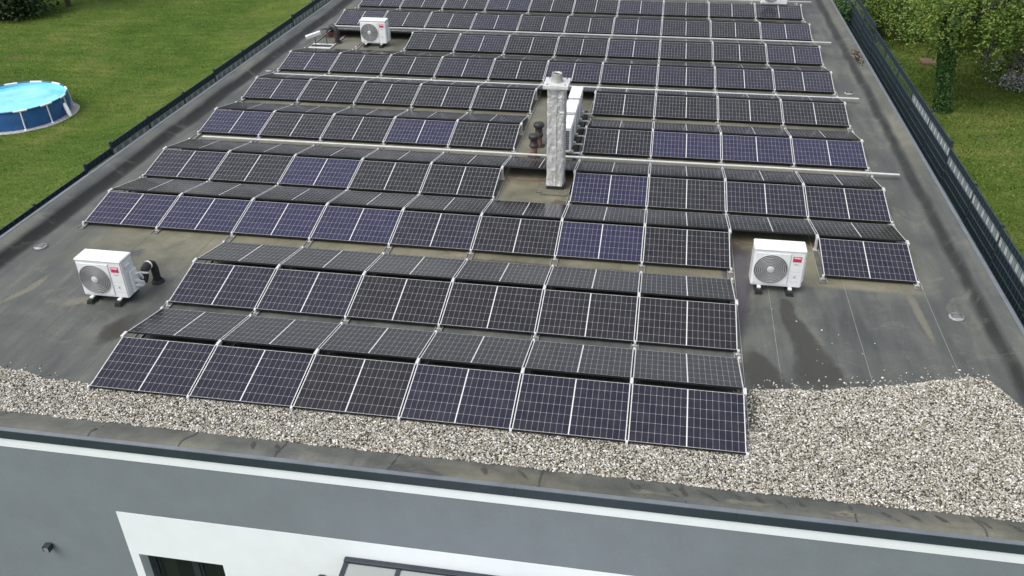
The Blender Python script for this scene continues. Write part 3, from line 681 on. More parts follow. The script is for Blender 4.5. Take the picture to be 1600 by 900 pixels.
# ------------------------------------------------------------------ air conditioners
def text_mesh(txt, size, name, mat, parent, loc, rot):
    cu = bpy.data.curves.new(name,'FONT'); cu.body = txt; cu.size = size; cu.extrude = .0008; cu.align_x = 'CENTER'; cu.align_y = 'CENTER'; cu.offset = .0022
    tmp = bpy.data.objects.new(name, cu); link(tmp)
    dg = bpy.context.evaluated_depsgraph_get(); me = bpy.data.meshes.new_from_object(tmp.evaluated_get(dg)); bpy.data.objects.remove(tmp)
    me.materials.clear(); me.materials.append(mat); me.name = name
    o = bpy.data.objects.new(name, me); link(o, parent); o.location = loc; o.rotation_euler = rot; return o
AZ = .125
def ac_unit(loc, rz, label, feet=True, AW=.93, AH=.80, AD=.38, coil=False):
    """fan front towards local -y; origin at the middle of the front foot line"""
    r = empty('air_conditioner', (loc[0],loc[1],loc[2]), rz); tag(r, label, 'air conditioner', 'air conditioning fan units on the roof')
    w2 = AW/2
    mb = MB(); mb.box(-w2,w2,0,AD,AZ,AZ+AH-.03); mb.build('casing', M['white_paint'], r, bevel=.022, seg=3)
    mb = MB(); mb.box(-w2-.006,w2+.006,-.006,AD+.006,AZ+AH-.045,AZ+AH); mb.build('top_panel', M['white_paint'], r, bevel=.014, seg=3)
    # fan side
    cx, cz, rr = -.135, AZ+AH*.47, min(.305, AH*.40)
    mb = MB(); mb.box(-w2+.03, w2-.27, -.012, -.001, AZ+.055, AZ+AH-.085); fp = mb.build('fan_panel', M['white_paint'], r, bevel=.005, seg=1)
    mb = MB(); mb.lathe([(0,0),(rr,0)], (0,0,0), 48)
    mb.v = [(cx+x, -.0135, cz+y) for x,y,z in mb.v]; mb.build('fan_opening', M['dark_inside'], fp)
    mb = MB()
    n = 8
    for i in range(n): mb.ring((cx,-.020,cz), .070+(rr-.070)*i/(n-1), .0082, 'y', 48, 6)
    for k in range(10):
        t = 2*math.pi*k/10+.1; mb.cyl((cx+.06*math.cos(t),-.018,cz+.06*math.sin(t)), (cx+rr*math.cos(t+.35),-.018,cz+rr*math.sin(t+.35)), .0036, n=6)
    g = mb.build('fan_grille', M['grille'], fp)
    mb = MB(); mb.lathe([(.064,0),(.062,.012),(.05,.018),(0,.02)], (0,0,0), 28); mb.v = [(cx+x,-.014-z,cz+y) for x,y,z in mb.v]; mb.build('hub', M['white_metal'], g)
    # right-hand service strip with the maker's label
    xs0, xs1 = w2-.255, w2-.03
    mb = MB()
    for z in (AZ+.13,AZ+.20,AZ+.27,AZ+.34): mb.box(xs0+.02,xs1-.03,-.0015,.0,z,z+.004)
    mb.box(w2-.263,w2-.257,-.0015,0,AZ+.04,AZ+AH-.06)
    mb.build('panel_joint', M['seamline'], r)
    lx = (xs0+xs1)/2-.005; lz = AZ+AH-.185
    mb = MB(); mb.box(lx-.078,lx+.078,-.006,-.0005,lz-.058,lz+.058); lb = mb.build('maker_label', M['red_label'], r, bevel=.003, seg=1)
    text_mesh('vivax', .062, 'lettering', M['white_paint'], lb, (lx,-.0068,lz+.030), (math.pi/2,0,0))
    mb = MB(); mb.box(lx-.045,lx+.045,-.003,-.0005,lz-.120,lz-.105); mb.box(lx-.02,lx+.02,-.003,-.0005,AZ+.215,AZ+.250); mb.build('print', M['grey_print'], r)
    # service cover, handle and valves on the right end
    mb = MB(); mb.box(w2+.001,w2+.05,AD*.38,AD-.02,AZ+.05,AZ+AH*.62); mb.build('valve_cover', M['white_paint'], r, bevel=.012, seg=2)
    mb = MB(); mb.box(w2+.001,w2+.035,.10,.24,AZ+AH-.20,AZ+AH-.14); mb.build('handle', M['white_paint'], r, bevel=.008, seg=2)
    mb = MB(); mb.box(w2+.051,w2+.053,AD*.55,AD*.80,AZ+.13,AZ+.23); mb.build('rating_plate', M['grey_print'], r)
    # coil guard on the left end and back
    mb = MB()
    for k in range(7): mb.box(-w2-.0065,-w2+.003,.05+k*(AD-.1)/6,.054+k*(AD-.1)/6,AZ+.06,AZ+AH-.09)
    for k in range(22): mb.box(-w2+.05+k*.035,-w2+.058+k*.035,AD-.003,AD+.004,AZ+.06,AZ+AH-.09)
    for k in range(8): mb.box(-w2-.0062,-w2+.0005,.04,AD-.035,AZ+.08+k*(AH-.22)/7,AZ+.085+k*(AH-.22)/7)
    mb.build('coil_guard', M['grille'] if coil else M['seamline'], r)
    if coil: mb = MB(); mb.box(-w2-.0035,-w2+.002,.035,AD-.03,AZ+.05,AZ+AH-.08); mb.build('coil', M['coil'], r)
    for sx in (() if feet is None else (-.30,.27)):
        mb = MB(); mb.box(sx-.035,sx+.035,-.055,AD+.05,AZ-.032,AZ-.001); mb.box(sx-.022,sx+.022,-.055,-.047,AZ-.055,AZ-.032); mb.build('foot', M['white_paint'], r, bevel=.006, seg=2)
        mb = MB(); bx = [(-.070,.004),(.070,.004),(.045,AZ-.034),(-.045,AZ-.034)]
        if feet:
            vs = [(sx+a,-.13,z) for a,z in bx]+[(sx+a,AD+.12,z) for a,z in bx]
            mb.add(vs,[(0,1,2,3),(7,6,5,4),(0,4,5,1),(1,5,6,2),(2,6,7,3),(3,7,4,0)]); mb.build('rubber_block', M['black_rubber'], r)
    return r
ac_unit((2.305,2.69,0), 0, 'white fan unit with red label beside the black elbow pipe, on bare roof')
ac_unit((14.775,4.915,0), 0, 'white fan unit with red label standing in the gap of the solar rows')
ac_unit((2.31,19.62,0), 0, 'small looking white fan unit with red label at the far left, behind solar rows')
for y, lab in ((10.62,'nearest of the three white fan units lined up behind the chimney'),(11.76,'middle of the three white fan units lined up behind the chimney'),(12.86,'farthest of the three white fan units lined up behind the chimney')):
    ac_unit((10.24,y+.445,.095), math.pi/2, lab, AW=.89, AH=.65, AD=.31, coil=True, feet=False)
t = ac_unit((16.46,25.985,.215), 0, 'white fan unit cut off by the top photo edge, behind the last solar row', feet=None, AW=1.0)
mb = MB()
for sx in (-.30,.27):
    mb.box(sx-.02,sx+.02,.06,.10,-.205,AZ-.002); mb.box(sx-.02,sx+.02,.32,.36,-.205,AZ-.002)
mb.build('stand', M['aluminium'], t)
# stand rails below the three units
t = empty('unit_stand', (10.12,12.25,0)); tag(t, 'dark support rack with pale cross bars under the three fan units', 'support rack')
mb = MB()
for x in (-.12,.22): mb.box(x-.04,x+.04,-1.65,1.6,.008,.139)
mb.build('runner', M['black_rubber'], t)
for y in [a+.445+b-12.25 for a in (10.62,11.76,12.86) for b in (-.30,.27)]:
    mb = MB(); mb.box(-.20,.36,y-.022,y+.022,.14,.164); mb.build('cross_bar', M['white_metal'], t)

# insulated pipe run beside the left unit
t = empty('insulated_pipe', (2.86,3.53,0)); tag(t, 'black elbow pipe with white tape bands rising from the roof beside a fan unit', 'pipe')
mb = MB(); mb.lathe([(.125,.0),(.122,.03),(.10,.045),(.10,.06),(.088,.07)], (0,0,0), 24); mb.build('flange', M['black_rubber'], t)
ax_ = [(0,0,.03),(0,0,.20),(0,-.005,.33),(-.003,-.04,.42),(-.010,-.10,.465),(-.02,-.18,.47),(-.03,-.26,.43),(-.035,-.30,.35),(-.04,-.325,.27),(-.045,-.36,.20)]
mb = MB(); mb.tube(ax_, [.074,.074,.076,.080,.082,.082,.082,.080,.075,.062], 16); mb.build('hose', M['black_rubber'], t)
for i, (a, b) in enumerate(((ax_[4],ax_[5]),(ax_[6],ax_[7]))):
    a, b = Vector(a), Vector(b); d = (b-a)
    mb = MB(); mb.cyl(a+d*.35, a+d*.75, .0865, n=18); mb.build('tape_band', M['white_paint'], t)
mb = MB(); mb.tube([(-.045,-.35,.21),(-.035,-.45,.26),(-.03,-.54,.34),(-.06,-.60,.40)], [.045,.045,.04,.03], 8); mb.tube([(-.05,-.36,.19),(-.04,-.46,.20),(-.035,-.56,.26),(-.06,-.63,.30)], [.045,.048,.042,.03], 8); mb.tube([(-.04,-.34,.24),(-.02,-.42,.40),(-.02,-.50,.50),(-.05,-.56,.50)], .024, 8)
mb.build('wrapped_line', M['white_paint'], t)
# gooseneck pipe at the far left
t = empty('gooseneck_pipe', (.86,19.9,0)); tag(t, 'black gooseneck pipe rising from the roof left of the far fan unit', 'pipe')
mb = MB(); mb.tube([(0,0,.02),(0,0,.32),(-.01,.01,.44),(-.07,.03,.54),(-.16,.06,.57),(-.25,.09,.53)], .085, 14); mb.build('hose', M['black_plastic'], t)
mb = MB(); mb.lathe([(.15,.0),(.145,.03),(.10,.05)], (0,0,0), 20); mb.build('flange', M['black_rubber'], t)
# open tray frame and white aerial at the far left corner
t = empty('tray_frame', (.4,19.2,0)); tag(t, 'pale empty mounting frame lying on the roof under the white aerial', 'mounting frame')
mb = MB(); mb.box(-.34,.46,-.18,.02,.036,.05); mb.box(-.34,.46,.30,.42,.036,.05); mb.build('cross_plate', M['white_metal'], t)
mb = MB(); mb.box(.40,.46,-.18,1.6,.012,.035); mb.build('side_bar', M['aluminium'], t)
t = empty('aerial', (.27,19.3,0)); tag(t, 'white bar shaped aerial tilted on a thin dark post at the far left', 'aerial')
mb = MB(); mb.cyl((0,0,.03),(0,0,.40),.014,n=8); mb.build('post', M['anthracite'], t)
mb = MB(); mb.box(-.27,.27,-.05,.05,-.06,.06); o = mb.build('housing', M['white_paint'], t, bevel=.012); o.location = (-.05,-.02,.44); o.rotation_euler = (.2,-.22,R(32))
mb = MB(); mb.cyl((.30,.30,.03),(.30,.30,.36),.012,n=8); mb.build('brace', M['anthracite'], t)
# cables
def cable(pts, label, r=.007):
    P_ = []
    pts = [Vector(p) for p in pts]
    for i in range(len(pts)-1):
        p0, p1, p2, p3 = pts[max(i-1,0)], pts[i], pts[i+1], pts[min(i+2,len(pts)-1)]
        for k in range(6):
            u = k/6; P_.append(.5*((2*p1)+(p2-p0)*u+(2*p0-5*p1+4*p2-p3)*u*u+(3*p1-p0-3*p2+p3)*u**3))
    P_.append(pts[-1]); mb = MB(); mb.tube(P_, r, 6); tag(mb.build('cable', M['red_cable']), label, 'cable', 'red cables under the panels')
cable([(14.0,6.72,.12),(14.3,6.66,.07),(14.7,6.68,.05),(15.2,6.70,.06),(15.75,6.72,.13)], 'thin red cable hanging behind the right fan unit in the gap')
cable([(8.72,9.25,.14),(9.1,9.18,.06),(9.6,9.20,.05),(10.1,9.34,.05),(10.5,9.26,.14)], 'thin red cable crossing the gap at the foot of the chimney')
for i in range(3): cable([(.10,20.9+.12*i,.16),(.25,20.5,.08+.03*i),(.42+.05*i,20.75,.22),(.55,20.35+.1*i,.09),(.72,20.6,.18)], ('looping red cable nearest the white aerial','looping red cable in the middle of the tangle','looping red cable at the back of the tangle')[i], .011)
# dry debris lodged on the right roof edge
M['dry'] = leafmat('dry_leaf', [(.05,.042,.032),(.11,.09,.065),(.17,.15,.12),(.26,.25,.22)], .9)
n = 300; th = RNG.uniform(0,2*np.pi,n); rr = np.sqrt(RNG.random(n)); Pq = np.column_stack([18.62+.12*rr*np.cos(th), 19.85+.85*rr*np.sin(th), .21+.07*(1-rr)*RNG.random(n)])
def leaf_quads(Pq, size, flat=.5, aspect=.55):
    n = len(Pq); a = RNG.normal(size=(n,3)); a[:,2] *= flat; a /= np.linalg.norm(a,axis=1)[:,None]
    b = np.cross(a, RNG.normal(size=(n,3))); b /= np.linalg.norm(b,axis=1)[:,None]
    s = (size*RNG.uniform(.6,1.4,n))[:,None]; a = a*s; b = b*s*aspect
    V = np.stack([Pq-a, Pq+b, Pq+a, Pq-b],1).reshape(-1,3); return V
V = leaf_quads(Pq, .05); tag(bigmesh('dry_debris', V, np.arange(len(V)).reshape(-1,4), M['dry']), 'clump of dry brown leaves lodged on the right roof edge', 'debris')

# ------------------------------------------------------------------ wall lamp, canopy on the front wall
def wall_lamp(x, z, label):
    t = empty('wall_lamp', (x, YW-.006, z)); tag(t, label, 'wall lamp', 'cube wall lamps on the front')
    mb = MB(); s = .055
    mb.box(-s,s,-.125,-.02,s-.008,s); mb.box(-s,-s+.008,-.125,-.02,-s,s-.009); mb.box(s-.008,s,-.125,-.02,-s,s-.009); mb.box(-s+.009,s-.009,-.03,-.02,-s,s-.009); mb.build('housing', M['anthracite'], t)
    mb = MB(); mb.box(-.04,.04,-.019,.0,-.04,.04); mb.build('wall_plate', M['anthracite'], t)
    mb = MB(); mb.box(-s+.009,s-.009,-.12,-.112,-s+.01,s-.012); mb.build('lens', M['drain'], t)
wall_lamp(2.95,-2.26,'small dark cube lamp alone on the grey wall')
wall_lamp(7.70,-2.16,'small dark cube lamp on the white wall left of the canopy')
t = empty('patio_canopy', (10.6,YW-.01,-1.66)); tag(t, 'dark framed glass canopy fixed to the white wall', 'canopy')
def cz(y): return -.02+.12*y
mb = MB(); mb.box(-2.47,2.6,-.09,-.003,-.055,.045); mb.build('wall_beam', M['anthracite'], t, bevel=.006, seg=1)
for k in range(7):
    x = -2.43+k*.83; mb = MB(); Mx = Matrix.Rotation(math.atan(.12),4,'X'); mb.box(x-.035,x+.035,-2.6,-.091,-.06,.03,Mx); mb.build('rafter', M['anthracite'], t)
gm, nt, bs, L = newmat('frosted_sheet'); bs.inputs['Base Color'].default_value = (.34,.37,.36,1); bs.inputs['Roughness'].default_value = .35; bs.inputs['Alpha'].default_value = .8
M['frosted'] = gm
for k in range(6):
    x = -2.43+k*.83; mb = MB(); mb.box(x+.037,x+.793,-2.58,-.095,.0,.012,Mx); mb.build('glass_panel', M['frosted'], t)
mb = MB(); mb.box(-2.5,2.6,-2.72,-2.62,-.45,-.31); mb.build('gutter_beam', M['anthracite'], t)
for x in (-2.4,2.5): mb = MB(); mb.box(x-.05,x+.05,-2.71,-2.63,-2.75,-.451); mb.build('post', M['anthracite'], t)

# ------------------------------------------------------------------ fences
M['strip_dark'] = simple('privacy_strip', (.011,.021,.033), .6, var=.2, scale=5)
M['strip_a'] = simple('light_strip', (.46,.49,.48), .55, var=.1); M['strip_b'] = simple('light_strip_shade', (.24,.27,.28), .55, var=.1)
M['wire'] = simple('coated_wire', (.085,.13,.155), .45, .2, var=.15)
M['slats_pale'] = simple('slat_pale', (.30,.33,.33), .55, var=.15)
def fence(name_label, x, posts, tops, zbot, facing, lightfn, gapfn):
    t = empty('fence', (x, posts[0], zbot)); tag(t, name_label, 'fence')
    o = lambda y,z: (0, y-posts[0], z-zbot)
    for i, y in enumerate(posts):
        zt = max(tops[min(i,len(tops)-1)], tops[max(i-1,0)])+.03
        zg = ground_z(x, y)
        mb = MB(); mb.box(-.02,.02,y-posts[0]-.03,y-posts[0]+.03,zg-.2-zbot,zt-zbot); mb.box(-.024,.024,y-posts[0]-.034,y-posts[0]+.034,zt-zbot,zt+.012-zbot)
        mb.build('post', M['anthracite'], t)
    for i in range(len(posts)-1):
        y0, y1, zt = posts[i]+.032, posts[i+1]-.032, tops[i]
        ya, yb, z1 = y0-posts[0], y1-posts[0], zt-zbot
        H = min(2.03, zt-zbot+.0)
        mb = MB(); f = .012*facing
        n = int((yb-ya)/.17)
        for k in range(n+1):
            yy = ya+(yb-ya)*k/n; mb.box(f-.003 if facing<0 else f-.003, f+.003, yy-.0035, yy+.0035, z1-H, z1+.02)
        zz = z1
        while zz > z1-H: mb.box(f*1.7-.003, f*1.7+.003, ya, yb, zz-.005, zz+.005); zz -= .2
        pn = mb.build('mesh_panel', M['wire'], t)
        rows = int(H/.2); md = MB(); ml = MB(); ml2 = MB()
        for r_ in range(rows):
            zb_, zt_ = z1-.2*(r_+1)+.006, z1-.2*r_-.006
            if r_ == 1 and gapfn(y0): continue
            if r_ == 1 and lightfn(y0):
                for k in range(n):
                    q = ml; a = ya+(yb-ya)*k/n; q.box(-.0015+(.004*facing if k%2 else 0),.0015+(.004*facing if k%2 else 0),a,a+(yb-ya)/n-.0001,zb_,zt_)
            else: md.box(-.0015,.0015,ya,yb,zb_,zt_)
        md.build('privacy_strip', M['strip_dark'], pn)
        if ml.v:
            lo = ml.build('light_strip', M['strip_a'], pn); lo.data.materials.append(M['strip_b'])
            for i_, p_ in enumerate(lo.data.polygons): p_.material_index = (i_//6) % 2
pl = [1.9,3.95,6.0,8.03,9.22,11.1,13.1,15.12,17.25,19.4,21.65,23.8,25.9,28.0,30.1]
tl = [.15,.16,.17,.30,.30+.09,.39,.39,.42,.41,.40,.44,.42,.42,.42]
tl = [.165,.165,.165,.265,.375,.375,.375,.42,.42,.42,.47,.47,.47,.47]
fence('dark mesh fence stepping along the left roof edge beside the lawn', -1.5, pl, tl, -1.75, 1, lambda y: True, lambda y: False)
pr_ = [1.6,3.7,5.75,7.77,9.81,12.03,14.17,16.3,18.36,20.4,22.45,24.5,26.6,28.7,30.8]
tr = [.22,.24,.27,.29,.30,.44,.44,.44,.44,.44,1.0-.42,.62,.62,.62]
fence('tall dark mesh fence with a pale strip beyond the right roof edge', 19.6, pr_, tr, -1.65, -1, lambda y: y < 14.9, lambda y: y > 14.9)

# ------------------------------------------------------------------ pool
PX, PY, PR, PZ, PH = -14.15, 21.42, 1.96, -4.0, .76
gzs = [ground_z(PX+dx*2, PY+dy*2) for dx in (-1,0,1) for dy in (-1,0,1)]; PZ = max(gzs)+.0
pool = empty('swimming_pool', (PX,PY,PZ)); tag(pool, 'round blue frame pool with pale water and white legs on the lawn', 'swimming pool')
M['pool_wall'] = simple('pool_liner', (.030,.125,.36), .45, var=.18, scale=2.5, bmp=.3, bscale=6)
M['pool_rim'] = simple('pool_rim', (.03,.085,.20), .4, var=.1)
M['pool_white'] = simple('pool_white', (.74,.76,.78), .4, var=.06)
M['pool_inside'] = simple('pool_inside', (.22,.62,.80), .5, var=.06)
mb = MB(); N = 96; prf = [(1.0,.0),(1.012,.18),(1.016,.4),(1.008,.62),(1.0,PH)]; vs = []
for f, z in prf:
    for k in range(N):
        a = 2*math.pi*k/N; bulge = 1+(.010*abs(math.sin(a*6))*(z/PH)); vs.append((PR*f*bulge*math.cos(a), PR*f*bulge*math.sin(a), z))
mb.add(vs, [(i*N+k,i*N+(k+1)%N,(i+1)*N+(k+1)%N,(i+1)*N+k) for i in range(len(prf)-1) for k in range(N)], True); wl = mb.build('wall', M['pool_wall'], pool)
mb = MB(); mb.lathe([(PR-.012,PH),(PR-.012,.03),(0,.03)], (0,0,0), 72); mb.build('liner', M['pool_inside'], pool)
m, nt, bs, L = newmat('pool_water'); v = coords(nt); bs.inputs['Base Color'].default_value = (.18,.58,.78,1); bs.inputs['Roughness'].default_value = .06; bs.inputs['IOR'].default_value = 1.33
wn = noi(nt, v, 1.3, 4, .5, .6); wr = ramp(nt, [(.3,(.14,.50,.74)),(.6,(.21,.62,.80)),(.8,(.32,.72,.85))]); L(wn, wr.inputs['Fac']); L(wr.outputs['Color'], bs.inputs['Base Color']); bump(nt, bs, noi(nt, v, 5, 3), .06, .02)
M['pool_water'] = m
mb = MB(); mb.lathe([(PR-.014,PH-.11),(PR*.5,PH-.11),(0.001,PH-.11)], (0,0,0), 72); mb.build('water', M['pool_water'], pool)
for k in range(12):
    a = 2*math.pi*(k+.35)/12; a2 = 2*math.pi*(k+1.35)/12
    mb = MB(); n = 8; mb.tube([(PR*1.012*math.cos(a+.13+(a2-a-.26)*i/n), PR*1.012*math.sin(a+.13+(a2-a-.26)*i/n), PH+.01) for i in range(n+1)], .035, 10); mb.build('rim_tube', M['pool_rim'], pool)
    mb = MB(); mb.tube([(PR*1.012*math.cos(a-.13+.26*i/4), PR*1.012*math.sin(a-.13+.26*i/4), PH+.012) for i in range(5)], .042, 10); mb.build('rim_joint', M['pool_white'], pool)
    c, s_ = math.cos(a), math.sin(a)
    mb = MB(); mb.tube([(PR*1.02*c,PR*1.02*s_,PH-.02),(PR*1.045*c,PR*1.045*s_,.30),(PR*1.06*c,PR*1.06*s_,.0)], .028, 8); mb.lathe([(.06,.0),(.06,.03),(.03,.04)], (PR*1.06*c,PR*1.06*s_,0), 12); mb.build('leg', M['pool_white'], pool)
# pale printed ring and splash on the liner
M['print_pale'] = simple('pool_print', (.10,.20,.36), .5, var=.2)
mb = MB()
def onwall(a, z, out=.022): f = PR*1.03; return (f*math.cos(a), f*math.sin(a), z)
a0 = -math.pi/2+.52
for k in range(20):
    t0, t1 = 2*math.pi*k/20, 2*math.pi*(k+1)/20
    mb.quad(onwall(a0+.05*math.cos(t0),.50+.10*math.sin(t0)), onwall(a0+.05*math.cos(t1),.50+.10*math.sin(t1)), onwall(a0+.040*math.cos(t1),.50+.08*math.sin(t1)), onwall(a0+.040*math.cos(t0),.50+.08*math.sin(t0)))
mb.quad(onwall(a0-.035,.555), onwall(a0-.030,.57), onwall(a0+.035,.445), onwall(a0+.030,.43))
for k in range(9):
    aa = a0+.19+random.uniform(-.06,.06); zz = .48+random.uniform(-.13,.14); q = random.uniform(.012,.022)
    mb.quad(onwall(aa-q,zz), onwall(aa,zz-q*1.6), onwall(aa+q,zz), onwall(aa,zz+q*1.6))
mb.build('print', M['print_pale'], wl)
# pale apron round the foot
M['apron'] = simple('pale_fleece', (.36,.37,.36), .95, var=.35, scale=9, bmp=.6, bscale=12)
mb = MB(); vs = []
for k in range(96):
    a = 2*math.pi*k/96; ro = PR*1.13+.09*noise.noise(Vector((math.cos(a)*3,math.sin(a)*3,1)))+.10*max(0,math.cos(a-.25))**6
    for r_, dz in ((PR*.99,.03),(PR*1.07,.035),(ro,.012)): x, y = PX+r_*math.cos(a), PY+r_*math.sin(a); vs.append((r_*math.cos(a), r_*math.sin(a), ground_z(x,y)+dz-PZ))
mb.add(vs, [(3*k+j, 3*k+j+1, 3*((k+1)%96)+j+1, 3*((k+1)%96)+j) for k in range(96) for j in range(2)], True); mb.build('ground_sheet', M['apron'], pool)
t = empty('pool_steps', (PX+PR*1.12,PY+.10,PZ)); 
mb = MB(); mb.tube([(-.16,.10,.52),(-.10,.06,.44),(.0,.0,.26),(.10,-.06,.09),(.15,-.09,.03)], [.06,.085,.09,.085,.05], 10); o = mb.build('rolled_cover', M['pool_white'], t); tag(t, 'white rolled cover leaning against the right side of the pool', 'pool cover'); t.name = 'pool_cover'
x, y = -10.62, 17.35
mb = MB(); mb.ring((0,0,.03), .17, .035, 'z', 28, 8); o = mb.build('swim_ring', M['pool_white']); o.location = (-14.1,18.30,ground_z(-14.1,18.3)+.03); tag(o, 'small white ring lying on the lawn in front of the pool', 'ring')

# ------------------------------------------------------------------ trees and plants
M['bark'] = simple('bark', (.055,.045,.034), .9, var=.4, scale=12, bmp=.8, bscale=20)
M['leaf_yellow'] = leafmat('leaf_yellow_green', [(.065,.125,.020),(.098,.165,.026),(.130,.195,.034),(.165,.215,.045),(.11,.17,.03),(.17,.18,.05)], .6, 1.3)
M['leaf_dark'] = leafmat('leaf_dark', [(.012,.026,.008),(.020,.040,.012),(.032,.055,.016)])
M['leaf_ivy'] = leafmat('leaf_ivy', [(.020,.060,.016),(.036,.092,.024),(.058,.125,.032),(.085,.15,.04)], .4)
M['leaf_white'] = leafmat('leaf_white', [(.03,.05,.02),(.42,.43,.42),(.06,.08,.03),(.62,.62,.62),(.20,.22,.20),(.72,.72,.72)])
def crown_points(c, rad, ncl, nl, spread_, zmin=None, droop=0):
    out = []
    for _ in range(ncl):
        d = RNG.normal(size=3); d /= np.linalg.norm(d); q = RNG.uniform(.45,1.0)**.6
        p = np.array(c)+d*q*np.array(rad)*(1+.22*noise.noise(Vector(d*2.0)))
        n = int(nl*RNG.uniform(.5,1.5)); L_ = p+RNG.normal(size=(n,3))*spread_*RNG.uniform(.6,1.3)
        if droop: L_[:,2] -= np.abs(RNG.normal(0,droop,n))
        out.append(L_)
    return np.concatenate(out)
def strand_points(c, rad, ns, nl, length):
    out = []
    for _ in range(ns):
        d = RNG.normal(size=3); d /= np.linalg.norm(d); q = RNG.uniform(.25,1.0)**.5
        p = np.array(c)+d*q*np.array(rad)*(1+.3*noise.noise(Vector(d*2.4)))
        dr = np.array([d[0]*.7+RNG.normal(0,.35), d[1]*.7+RNG.normal(0,.35), .15]); L_ = length*RNG.uniform(.5,1.4)
        t = np.sort(RNG.random(nl))[:,None]
        path = p + dr*L_*t*.6 + np.array([0,0,-1])*(L_*t**1.8)
        out.append(path + RNG.normal(size=(nl,3))*np.array([.075,.075,.05]))
    return np.concatenate(out)
def tree(name, base, h_trunk, r_trunk, c, rad, leaf, label, cat, group=None, ncl=260, nl=40, size=.075, spread_=.32, droop=0, limbs=9, trunk_mat='bark', lean=0, strands=None, extra=None):
    t = empty(name, base); tag(t, label, cat, group); B = np.array(base)
    mb = MB(); tp = np.array([lean+random.uniform(-.06,.06), random.uniform(-.06,.06), h_trunk])
    mb.tube([(0,0,-.3),(0.02,0,.15),tuple(tp*.5),tuple(tp)], [r_trunk*1.5,r_trunk*1.1,r_trunk*.9,r_trunk*.75], 12)
    for k in range(limbs):
        d = RNG.normal(size=3); d[2] = abs(d[2])*.8; d /= np.linalg.norm(d); e = (np.array(c)-B)+d*np.array(rad)*.8
        m_ = tp+(e-tp)*.5+RNG.normal(size=3)*.2+np.array([0,0,.25])
        mb.tube([tuple(tp*.92),tuple(m_),tuple(e)], [r_trunk*.5,r_trunk*.28,r_trunk*.08], 7)
    mb.build('trunk', M[trunk_mat], t)
    if strands:
        Pq = strand_points(c, rad, strands[0], strands[1], strands[2])
        if extra: Pq = np.concatenate([Pq, strand_points(extra[0], extra[1], extra[2], strands[1], strands[2])])
        Pq = Pq - B
    else: Pq = crown_points(c, rad, ncl, nl, spread_, droop=droop)-B
    V = leaf_quads(Pq, size); bigmesh('crown', V, np.arange(len(V)).reshape(-1,4), M[leaf], t)
    return t
def gz(x, y): return ground_z(x,y)
tx, ty = 21.60, 19.75
tr_ = tree('ivy_tree', (tx,ty,gz(tx,ty)), 3.0, .16, (23.6,21.6,2.0), (3.4,2.6,1.9), 'leaf_yellow', 'tree with an ivy covered trunk and yellow green hanging leaves by the right fence', 'tree', 'trees on the right lawn', size=.046, lean=-.46, strands=(820,64,.85), extra=((21.4,19.6,1.9),(1.5,.8,.6),90))
n = 7500; th = RNG.uniform(0,2*np.pi,n); zz = RNG.uniform(0,3.1,n); rr = .21+.06*RNG.random(n)+.05*np.array([noise.noise(Vector((math.cos(a)*2,math.sin(a)*2,z*1.5))) for a,z in zip(th,zz)])
V = leaf_quads(np.column_stack([rr*np.cos(th)-.46*zz/3.0, rr*np.sin(th), zz]), .05, .9); bigmesh('ivy', V, np.arange(len(V)).reshape(-1,4), M['leaf_ivy'], tr_)
tree('yellow_tree', (27.0,24.5,gz(27,24.5)), 2.2, .22, (27.0,24.6,1.9), (3.8,3.2,2.4), 'leaf_yellow', 'yellow green tree filling the top right corner of the photo', 'tree', 'trees on the right lawn', size=.05, strands=(800,58,.8))
tree('yellow_tree', (23.2,29.5,gz(23.2,29.5)), 2.4, .22, (22.9,29.2,1.0), (3.7,3.2,2.4), 'leaf_yellow', 'yellow green tree behind the fence, left of the ivy covered trunk', 'tree', 'trees on the right lawn', size=.05, strands=(760,58,.8))
def shrub(base, rad, leaf, label, ncl=60, nl=30, size=.06, name='shrub', cat='shrub', group=None, spread_=.16):
    t = empty(name, base); tag(t, label, cat, group)
    mb = MB()
    for k in range(7):
        d = RNG.normal(size=3); d[2] = abs(d[2])+.6; d /= np.linalg.norm(d); e = d*np.array(rad)
        mb.tube([(0,0,-.1),tuple(e*.5+RNG.normal(size=3)*.05),tuple(e)], [.025,.016,.006], 6)
    mb.build('stem', M['bark'], t)
    V = leaf_quads(crown_points((0,0,rad[2]), rad, ncl, nl, spread_), size); bigmesh('foliage', V, np.arange(len(V)).reshape(-1,4), M[leaf], t)
shrub((24.4,24.6,gz(24.4,24.6)), (.18,.18,.62), 'leaf_white', 'tall narrow white flowering shrub right of the ivy covered trunk', 50, 30, .05, 'flowering_shrub', 'shrub', 'white flowering shrubs on the right lawn')
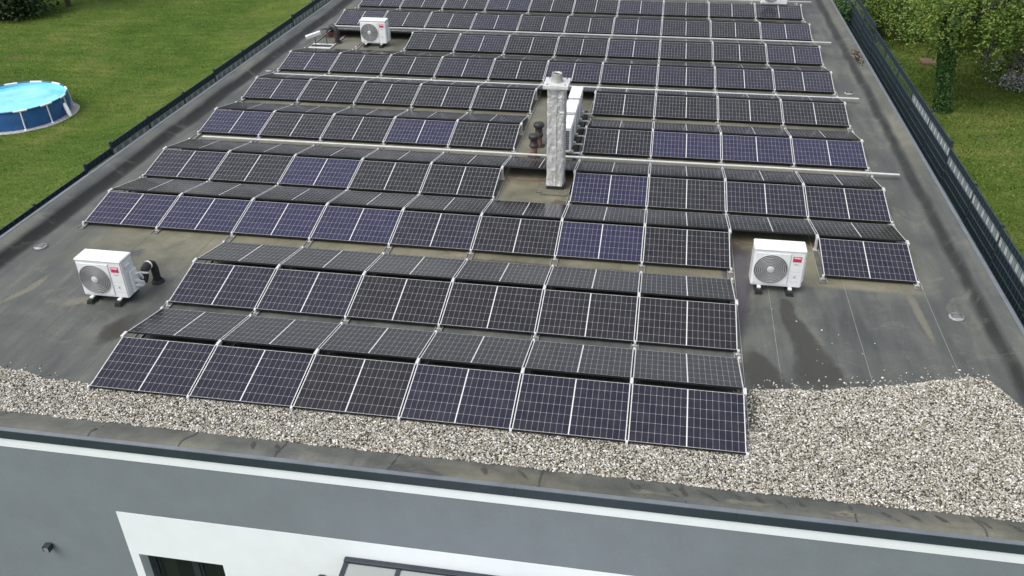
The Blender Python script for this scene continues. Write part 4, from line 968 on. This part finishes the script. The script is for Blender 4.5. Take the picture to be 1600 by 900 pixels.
shrub((25.5,25.2,gz(25.5,25.2)), (.55,.3,.40), 'leaf_white', 'upper white flowering shrub at the right edge of the photo', 60, 30, .05, 'flowering_shrub', 'shrub', 'white flowering shrubs on the right lawn')
shrub((24.8,22.6,gz(24.8,22.6)), (.75,.35,.20), 'leaf_white', 'low spreading white flowering shrub nearest the fence at the right', 60, 26, .045, 'flowering_shrub', 'shrub', 'white flowering shrubs on the right lawn')
# climber between roof edge and fence
shrub((19.22,27.0,-1.4), (.14,.35,.85), 'leaf_ivy', 'green climbing plant between the roof edge and the right fence', 60, 34, .05, 'climbing_plant', 'climbing plant')
# bare earth slab on the right lawn
x, y = 22.45, 25.3; M['earth'] = simple('bare_earth', (.17,.115,.075), .95, var=.3, scale=6, bmp=.6, bscale=14)
mb = MB(); mb.box(-.33,.33,-.36,.36,-.05,.04); o = mb.build('paving_slab', M['earth'], None, bevel=.015); o.location = (x,y,gz(x,y)+.02); tag(o, 'brown slab lying in the grass left of the ivy covered trunk', 'slab')
# dark trees at the top left corner
tree('dark_tree', (-26.9,37.0,gz(-26.9,37.0)), .8, .3, (-26.9,36.7,-2.9), (4.2,2.2,1.9), 'leaf_dark', 'dark leaved tree in the top left corner of the photo', 'tree', 'dark trees beyond the left lawn', ncl=380, nl=40, size=.11)
tree('dark_tree', (-23.3,38.9,gz(-23.3,38.9)), 3.0, .14, (-23.6,39.6,1.4), (3.0,2.6,2.4), 'leaf_dark', 'dark leaved tree with a thin trunk showing near the top left', 'tree', 'dark trees beyond the left lawn', ncl=260, nl=36, size=.11)
# woodland beyond the far end, mirrored in the panels that slope away
out = []
for k in range(46):
    x = -75+k*4.2+random.uniform(-1.5,1.5); y = random.uniform(72,88); hh_ = random.uniform(6,12.5)
    out.append(crown_points((x,y,hh_*.45-2), (3.4,3.0,hh_*.6), 90, 18, .55))
V = leaf_quads(np.concatenate(out), .34); tag(bigmesh('woodland', V, np.arange(len(V)).reshape(-1,4), M['leaf_dark']), kind='stuff')
